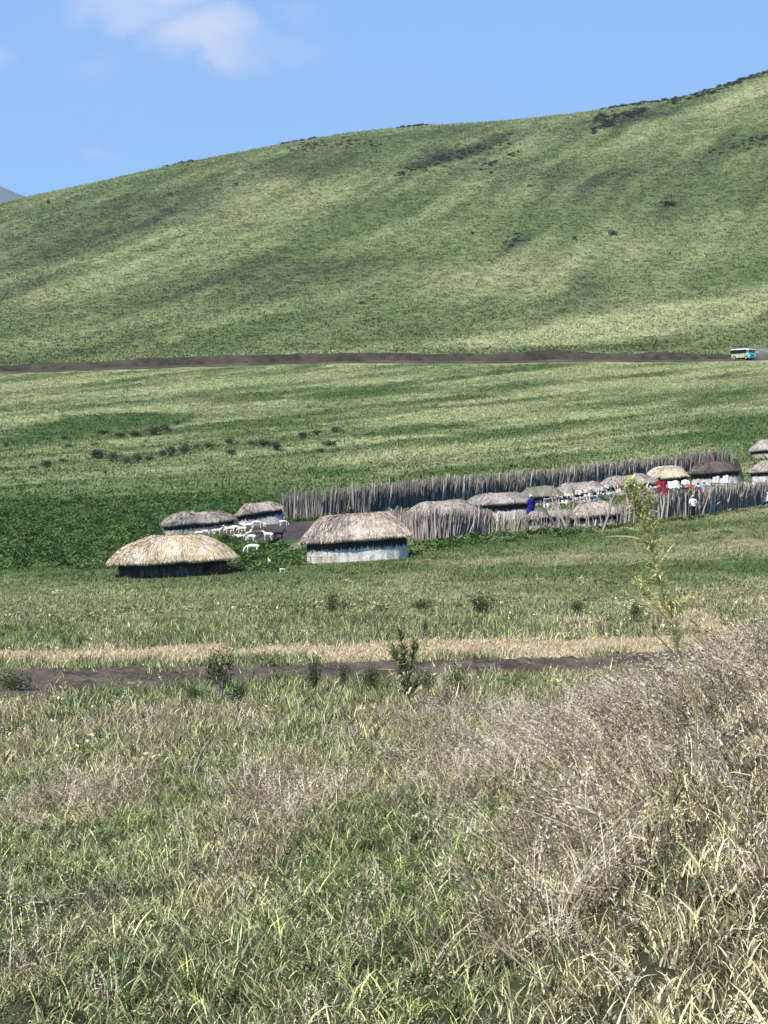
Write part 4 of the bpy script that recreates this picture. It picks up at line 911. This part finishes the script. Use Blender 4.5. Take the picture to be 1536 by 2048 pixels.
# verge and turf round the track
T_mid = [blades(34, .26, .016, .20, .6, 'cover', 2, seed=200+s) for s in range(5)]
T_midherb = [clump(46, .26, .20, .085, 'cover', 210+s) for s in range(5)]
place('verge_grass', T_mid, scat(28, 66, 11, lambda x, y: 1-.95*sst(.45, .9, fields(x, y)[2])), .7, 1.35)
place('straw_verge', [blades(36, .17, .016, .24, 1.0, 'gold', 2, seed=220+s, drop=.8, cmin=.5) for s in range(4)], scat(46, 62, 30, lambda x, y: sst(.55, .9, fields(x, y)[2])), .7, 1.2)
place('verge_herbs', T_midherb, scat(28, 72, 2.6, lambda x, y: sst(.42, .62, fbm(x/1.8, y/2.6, 27, 3))*(1-.8*sst(.5, .9, fields(x, y)[2]))), .6, 1.3)
# pasture round the homestead
T_turf = [blades(26, .18, .045, .32, 1.0, 'coverfar', 2, seed=240+s) for s in range(5)]
T_lush = [clump(60, .42, .30, .15, 'coverlush', 250+s) for s in range(5)]
place('pasture_grass', T_turf, scat(60, 150, 4.2, None), .7, 1.3)
place('lush_herbs', T_lush, scat(70, 170, 3.4, lambda x, y: sst(.35, .8, fields(x, y)[1])), .6, 1.35)
place('pasture_tufts', T_lush, scat(60, 150, .5, lambda x, y: sst(.5, .7, fbm(x/3, y/5, 37, 3))), .4, .8)
# open plain and hillside
T_far = [blades(22, .34, .13, .75, 1.2, 'coverfar', 2, seed=270+s) for s in range(5)]
place('plain_grass', T_far, scat(150, 411, 1.0, None, side=.2, pad=8), .6, 1.4, zs=(.5, 1))
T_hill = [blades(16, .50, .40, 1.4, 1.4, 'coverfar', 2, seed=280+s) for s in range(4)]
place('hill_grass', T_hill, scat(434, 1015, .30, None, side=.20, pad=14), .6, 1.4, zs=(.5, 1.1))

# ------------------------------------------------------------------ bushes
def bush_meshes(n, rx, h, leafs, ls, seed, mt='darkbush', lobes=5):
    random.seed(seed); m = MB(); st = MB(); lb = [(random.uniform(-.6, .6)*rx, random.uniform(-.4, .4)*rx, random.uniform(.45, .75)*h, random.uniform(.35, .6)*rx) for _ in range(lobes)]
    for (x, y, z, r) in lb:
        st.tube([(x*.1, y*.1, -.2), (x*.5, y*.5, z*.5), (x, y, z)], [.05*h, .035*h, .012*h], 5, .3)
    for i in range(leafs):
        x, y, z, r = random.choice(lb); v = V3(random.gauss(0, 1), random.gauss(0, 1), random.gauss(0, .8)).normalized()*r*random.uniform(.55, 1.08)
        p = V3(x, y, z)+v
        if p.z < .02: p.z = random.uniform(.02, .3)*h
        m.leaf(p, V3(random.gauss(0, 1), random.gauss(0, 1), random.gauss(.3, .6)), V3(random.gauss(0, .5), random.gauss(0, .5), 1), ls*random.uniform(.6, 1.4), ls*.7, random.random())
    return m.mesh('foliage', MV[mt]), st.mesh('stem', M_post)
BM = [bush_meshes(0, 1.15, 1.15, 460, .20, 300+s, lobes=6+s % 4) for s in range(5)]
def bush(label, px, py, w, h, k, group, d=None, name='bush', src=None):
    d = d or dist(px, py, 60, 415); kk = d/F; f, st = (src or BM)[k % 5]; r = empty(name, on(px, d), rz=k*1.3, label=label, cat='bush', group=group)
    sx = w*kk/2/1.2*(1.25 if group == gB else 1); sz = h*kk/1.25*(.9 if group == gB else 1); r.scale = (sx, sx, sz); tag(link('foliage', f, r), kind='stuff'); link('stem', st, r); return r
gB = 'dark bushes scattered on the plain'
for i, (px, py, w, h, lab) in enumerate([(93, 938, 22, 22, 'dark upright bush with a flat low one to its left, far left of the plain'), (72, 940, 30, 10, 'low flat bush at the left foot of the dark upright bush'), (127, 925, 20, 9, 'small low bush right of the dark upright bush'),
    (137, 897, 20, 10, 'small dark bush on pale grass above the dark upright bush'), (12, 893, 16, 9, 'small dark bush at the left edge of the photo'), (190, 892, 14, 8, 'tiny bush in front of the dark green swale'),
    (205, 917, 50, 20, 'broad bush at the left end of the long bush row'), (232, 922, 40, 20, 'second bush from the left end of the long bush row'), (252, 928, 24, 15, 'dark bush sunk lowest in the long bush row'), (275, 923, 30, 18, 'olive bush in the middle of the long bush row'),
    (297, 922, 24, 13, 'low bush right of the olive one in the long row'), (330, 914, 26, 16, 'narrow bush where the long row starts to climb'), (350, 912, 34, 22, 'bush pair, left, at the top of the long row'), (368, 908, 28, 22, 'bush pair, right, at the top of the long row'),
    (395, 898, 30, 12, 'flat bush trailing right from the long row'), (415, 897, 24, 16, 'last rounded bush at the right end of the long row'), (245, 876, 30, 12, 'left bush of the short upper row'), (278, 874, 34, 13, 'low middle bush of the short upper row'), (305, 870, 34, 18, 'tall middle bush of the short upper row'),
    (332, 864, 32, 17, 'right bush of the short upper row'), (354, 850, 14, 12, 'small black bush poking up at the right end of the short upper row'), (212, 868, 36, 9, 'flat faint bush left of the short upper row'), (465, 890, 28, 14, 'lone bush between the long row and the olive cluster'), (460, 910, 26, 12, 'low bush just below the lone one'),
    (505, 892, 22, 12, 'left bush of the olive cluster in mid plain'), (528, 894, 36, 18, 'middle bush of the olive cluster in mid plain'), (555, 902, 32, 22, 'right drooping bush of the olive cluster in mid plain'), (612, 875, 28, 12, 'left bush of the right-hand plain row'), (632, 870, 26, 11, 'middle bush of the right-hand plain row'),
    (674, 866, 24, 15, 'dark pointed bush at the right end of the right-hand plain row'), (660, 893, 36, 15, 'olive bush by itself below the right-hand plain row'), (212, 948, 12, 8, 'single tiny bush low on the plain under the long row'), (135, 880, 24, 8, 'faint flat bush at the edge of the dark green swale'), (640, 905, 22, 8, 'faint low bush left below the olive bush')]):
    bush(lab, px, py, w, h, i, gB)
BH = [bush_meshes(0, 1.15, 1.0, 260, .30, 330+s) for s in range(5)]
gH = 'bushes standing out on the hillside'
def hdist(px, py):
    dd = np.linspace(440, 1005, 900); r = np.array(rowof(np.full(900, float(px)), dd)); k = np.argmin(np.abs(r-py)); return float(dd[k])
for i, (px, py, w, h, lab) in enumerate([(471, 378, 14, 9, 'single dark bush high on the hillside above the left meadow'), (96, 412, 10, 12, 'dark bush just under the skyline at the far left'), (342, 398, 10, 9, 'small bush left of the single dark bush on the hillside'),
    (982, 350, 14, 6, 'small dark bush at the tip of a pale streak on the hill'), (1148, 484, 12, 9, 'round bush low in the middle of the hillside'), (1330, 412, 46, 12, 'wide olive bush on the right part of the hillside'), (1225, 476, 26, 12, 'bush between two faint ones right of the hill centre'), (1060, 378, 12, 5, 'tiny bush under the dark hill band'),
    (945, 470, 14, 6, 'tiny bush above the oval dark patch of the hillside'), (722, 606, 18, 7, 'small bush alone above the road bank, left of the middle')]):
    bush(lab, px, py, w, h, i, gH, d=hdist(px, py), src=BH)
# belts of scrub along the crest and in the gullies: uncountable
def belt(name, segs, dens, s0, s1):
    X = []; Y_ = []; S_ = []
    for (pa, ya, pb, yb, wd) in segs:
        n = int(abs(pb-pa)*dens); t = RNG.random(n)
        for q in t:
            px = pa+(pb-pa)*q; py = ya+(yb-ya)*q+RNG.normal(0, wd); d = hdist(px, py)+RNG.normal(0, 2); X.append((px-CX)/F*d); Y_.append(d); S_.append(1)
    X = np.array(X); Y_ = np.array(Y_); place(name, [b[0] for b in BH], (X, Y_, H(X, Y_)), s0, s1, jit=.05, zs=(.4, .8))
belt('crest_scrub', [(330, 329, 388, 323, 1), (564, 286, 632, 275, 1), (798, 255, 858, 250, 1), (1205, 216, 1345, 200, 2), (1190, 240, 1290, 225, 5), (1345, 204, 1440, 178, 4), (1440, 176, 1560, 138, 3), (1185, 262, 1230, 246, 3)], .62, .8, 1.7)
belt('gully_scrub', [(790, 355, 1030, 275, 5), (880, 320, 960, 300, 4), (1005, 492, 1045, 478, 5), (960, 340, 1040, 300, 2), (570, 295, 760, 290, 6), (1420, 300, 1536, 280, 8)], .30, .5, 1.2)
# thin thorn scrub behind the rear fence and weeds at the fence foot
for nm, off, n_, s_ in (('fence_foot_weeds', -.5, 420, (.5, 1.1)), ('weeds_behind_rear_fence', .9, 900, (.9, 2.0))):
    q = RNG.random(n_); px = 575+q*890; dd = np.interp(px, [l[0] for l in rear], [l[1] for l in rear])+off+RNG.normal(0, .35, n_); x = (px-CX)/F*dd
    place(nm, T_lush, (x, dd, H(x, dd)), *s_, zs=(.8, 1.6))
q = RNG.random(700); px = 780+q*850; dd = np.interp(px, [l[0] for l in front], [l[1] for l in front])-.5-np.abs(RNG.normal(0, .35, 700)); x = (px-CX)/F*dd
place('weeds_before_front_fence', T_lush, (x, dd, H(x, dd)), .4, .85)

# ------------------------------------------------------------------ leafy shrubs near the track
SM = [bush_meshes(0, 1.1, 1.25, 900, .12, 400+s, 'shrub', 8) for s in range(5)]
gS = 'leafy shrubs by the cart track'
for i, (px, py, w, h, lab) in enumerate([(440, 1402, 62, 92, 'tallest leafy green shrub standing over the left part of the track'), (470, 1412, 60, 40, 'low leafy shrub at the right foot of the tallest one'), (385, 1408, 60, 34, 'low broad shrub left of the tallest shrub'),
    (630, 1388, 46, 62, 'upright shrub against the middle of the track'), (688, 1385, 30, 62, 'slim shrub second right of the upright one'), (742, 1392, 40, 52, 'rounded shrub left of the feathery weed'), (852, 1402, 44, 58, 'dark shrub right of the feathery weed'),
    (915, 1395, 46, 50, 'shrub at the right end of the row below the track'), (664, 1232, 44, 42, 'grey green shrub in the pasture behind the track, left of middle'), (965, 1232, 60, 44, 'dark leafy shrub in the pasture behind the track, right of middle'),
    (845, 1228, 60, 28, 'yellowish low shrub between the two pasture shrubs'), (850, 1278, 16, 36, 'thin dark upright shrub at the edge of the straw strip'), (122, 1262, 12, 22, 'small dark spike of a shrub in the left pasture'), (160, 1298, 18, 26, 'small dark shrub on the straw strip at the left'),
    (30, 1392, 80, 50, 'broad green shrub at the left edge beside the track'), (1155, 1232, 44, 30, 'leafy shrub right of the dark pasture shrub'), (1270, 1250, 50, 40, 'shrub behind the tall flowering weed')]):
    bush(lab, px, py, w, h, i, gS, d=dist(px, py, 24, 90), name='shrub', src=SM)

# ------------------------------------------------------------------ the two feathery weeds in front
def lance(L=1, w=.12, c=.5, bend=.3, seg=4):
    m = MB(); V = []; 
    for i in range(seg+1):
        t = i/seg; ww = w*math.sin(math.pi*min(t*.9+.08, 1))*.5; z = -bend*t*t; V += [(t*L, -ww, z+.02*L), (t*L, 0, z), (t*L, ww, z+.02*L)]
    Fc = []
    for i in range(seg):
        a = i*3; Fc += [(a, a+3, a+4, a+1), (a+1, a+4, a+5, a+2)]
    m.poly(V, Fc, c); return m
LM = {}
def leafmesh(c, b, mt):
    k = (c, b, mt)
    if k not in LM: LM[k] = lance(1, .10, c, b).mesh('leaf', MV[mt], True)
    return LM[k]
def weed(label, d, path, tops, leaves, mt, stem_r, fine, seed, tipc=None, sc=1.):
    rnd = random.Random(seed); pt = lambda px, py, dy=0: Vector(((px-CX)/F*(d+dy), d+dy, (HY-py)*(d+dy)/F))
    base = pt(*path[0]); g = hz(base.x, base.y); base.z = g
    root = empty('tall_weed', base, label=label, cat='plant')
    P = [Vector((0, 0, -.05))]+[pt(*p)-base for p in path]
    m = MB(); m.tube(P, [stem_r*(1-.75*i/(len(P)-1)) for i in range(len(P))], 7, .12); m.build('stem', MV[mt], root)
    for tp in tops:
        q = [pt(*p)-base for p in tp]; m = MB(); m.tube(q, [stem_r*.55*(1-.7*i/(len(q)-1)) for i in range(len(q))], 5, .3); m.build('branch', MV[mt], root)
    for (px, py, qx, qy, c) in leaves:       # large single leaves: from stem point to tip
        a = pt(px, py); b_ = pt(qx, qy, rnd.uniform(-.10, .10)); v = b_-a; rot = v.to_track_quat('X', 'Z').to_euler()
        L = v.length; link('leaf', leafmesh(c, rnd.choice([.08, .16, .24]), mt), root, loc=a-base, rot=rot, scale=(L, L*rnd.uniform(1.5, 2.3), L))
    f = MB(); allp = [P[1:]]+[[pt(*p)-base for p in tp] for tp in tops]
    for line, cnt, t0 in zip(allp, fine, [.18]+[.1]*len(tops)):
        for i in range(cnt):
            t = (t0+(1-t0)*rnd.random())*(len(line)-1); k = min(int(t), len(line)-2); p = line[k].lerp(line[k+1], t-k); ax = (line[k+1]-line[k]).normalized()
            b2 = rnd.uniform(0, 6.283); out = Vector((math.cos(b2), math.sin(b2), 0)); fr = t/(len(line)-1)
            dd = (out*rnd.uniform(.5, 1)+ax*rnd.uniform(.2, 1.1)).normalized(); L = rnd.uniform(.045, .105)*(1.15-.4*fr)*sc
            f.leaf(p, dd, Vector((0, 0, 1)), L, L*.13, rnd.random(), rnd.uniform(0, .5))
    tag(f.build('small_leaves', MV[mt], root), kind='stuff')
    if tipc:
        f = MB()
        for (px, py) in tipc:
            c = pt(px, py)-base
            for i in range(26): f.leaf(c+V3(rnd.gauss(0, .008), rnd.gauss(0, .008), rnd.gauss(0, .008)), V3(rnd.gauss(0, 1), rnd.gauss(0, 1), rnd.gauss(.6, .6)), V3(0, 0, 1), .02, .009, rnd.random())
        f.build('flower_head', MV['weedtip'], root)
    return root
weed('tall feathery yellow-green weed with flower tips, rising from the dry grass at the right', 12.6,
     [(1392, 1420), (1366, 1330), (1345, 1250), (1318, 1160), (1296, 1090), (1280, 1020), (1272, 985), (1264, 966)],
     [[(1303, 1110), (1308, 1070), (1306, 1042)], [(1288, 1050), (1262, 1000), (1256, 968)], [(1290, 1060), (1300, 1010), (1288, 975)], [(1325, 1185), (1360, 1215), (1378, 1195)], [(1345, 1250), (1300, 1200), (1272, 1160)]],
     [(1285, 1080, 1215, 1058, .9), (1282, 1065, 1246, 1046, .7), (1320, 1130, 1342, 1084, .95), (1318, 1125, 1350, 1105, .9), (1316, 1120, 1327, 1090, .8), (1314, 1132, 1352, 1124, .7), (1330, 1240, 1262, 1182, .9), (1325, 1235, 1268, 1184, .8),
      (1320, 1150, 1262, 1140, .2), (1305, 1120, 1246, 1128, .15), (1335, 1215, 1290, 1172, .6), (1340, 1240, 1276, 1200, .3), (1360, 1215, 1386, 1196, .95), (1362, 1220, 1376, 1190, .8), (1372, 1236, 1400, 1252, .7), (1300, 1100, 1270, 1100, .2),
      (1364, 1330, 1310, 1260, .2), (1366, 1340, 1330, 1310, .9), (1360, 1290, 1388, 1280, .6), (1310, 1140, 1284, 1112, .1), (1296, 1095, 1330, 1078, .4), (1340, 1200, 1350, 1160, .5)],
     'weed', .0075, [760, 150, 180, 200, 140, 140], 5, [(1264, 964), (1257, 962), (1284, 976), (1306, 1038)], 1.05)
weed('smaller dark feathery weed standing in front of the track near the middle', 36.,
     [(826, 1440), (818, 1390), (812, 1340), (806, 1300), (800, 1262)], [[(814, 1355), (828, 1310), (830, 1282)], [(812, 1365), (792, 1320), (788, 1298)], [(818, 1385), (850, 1350)]],
     [(812, 1345, 752, 1330, .85), (814, 1372, 785, 1352, .6), (816, 1378, 852, 1345, .7), (816, 1360, 842, 1312, .6), (810, 1340, 775, 1296, .3), (818, 1390, 770, 1356, .2), (812, 1330, 850, 1302, .2), (808, 1310, 780, 1285, .2), (806, 1320, 766, 1316, .4), (820, 1392, 846, 1356, .3)],
     'olive', .014, [260, 120, 120, 70], 9, None, 2.9)
# a few dead stalks catching the light among the dry grass
for i, (px, d, h, ln, lab) in enumerate([(1080, 9.2, .42, 52, 'bleached forked stalk low in the dry grass at the right'), (1480, 10.2, .8, 22, 'tall pale stalk near the right edge above the dry grass')]):
    m = MB(); rnd = random.Random(i+50); m.tube([(0, 0, -.05), (0, 0, h*.5), (.03, 0, h)], [.006, .005, .002], 5, .9)
    for k_ in range(7):
        t = .35+.09*k_; dd = V3(rnd.choice([-1, 1])*.6, rnd.uniform(-.4, .4), .8); m.tube([(0, 0, h*t), V3(0, 0, h*t)+dd*.08], [.003, .001], 4, .95)
    tag(m.build('dead_stalk', MV['straw'], loc=on(px, d, .25), rot=(0, R(-ln), 0)), lab, 'plant')
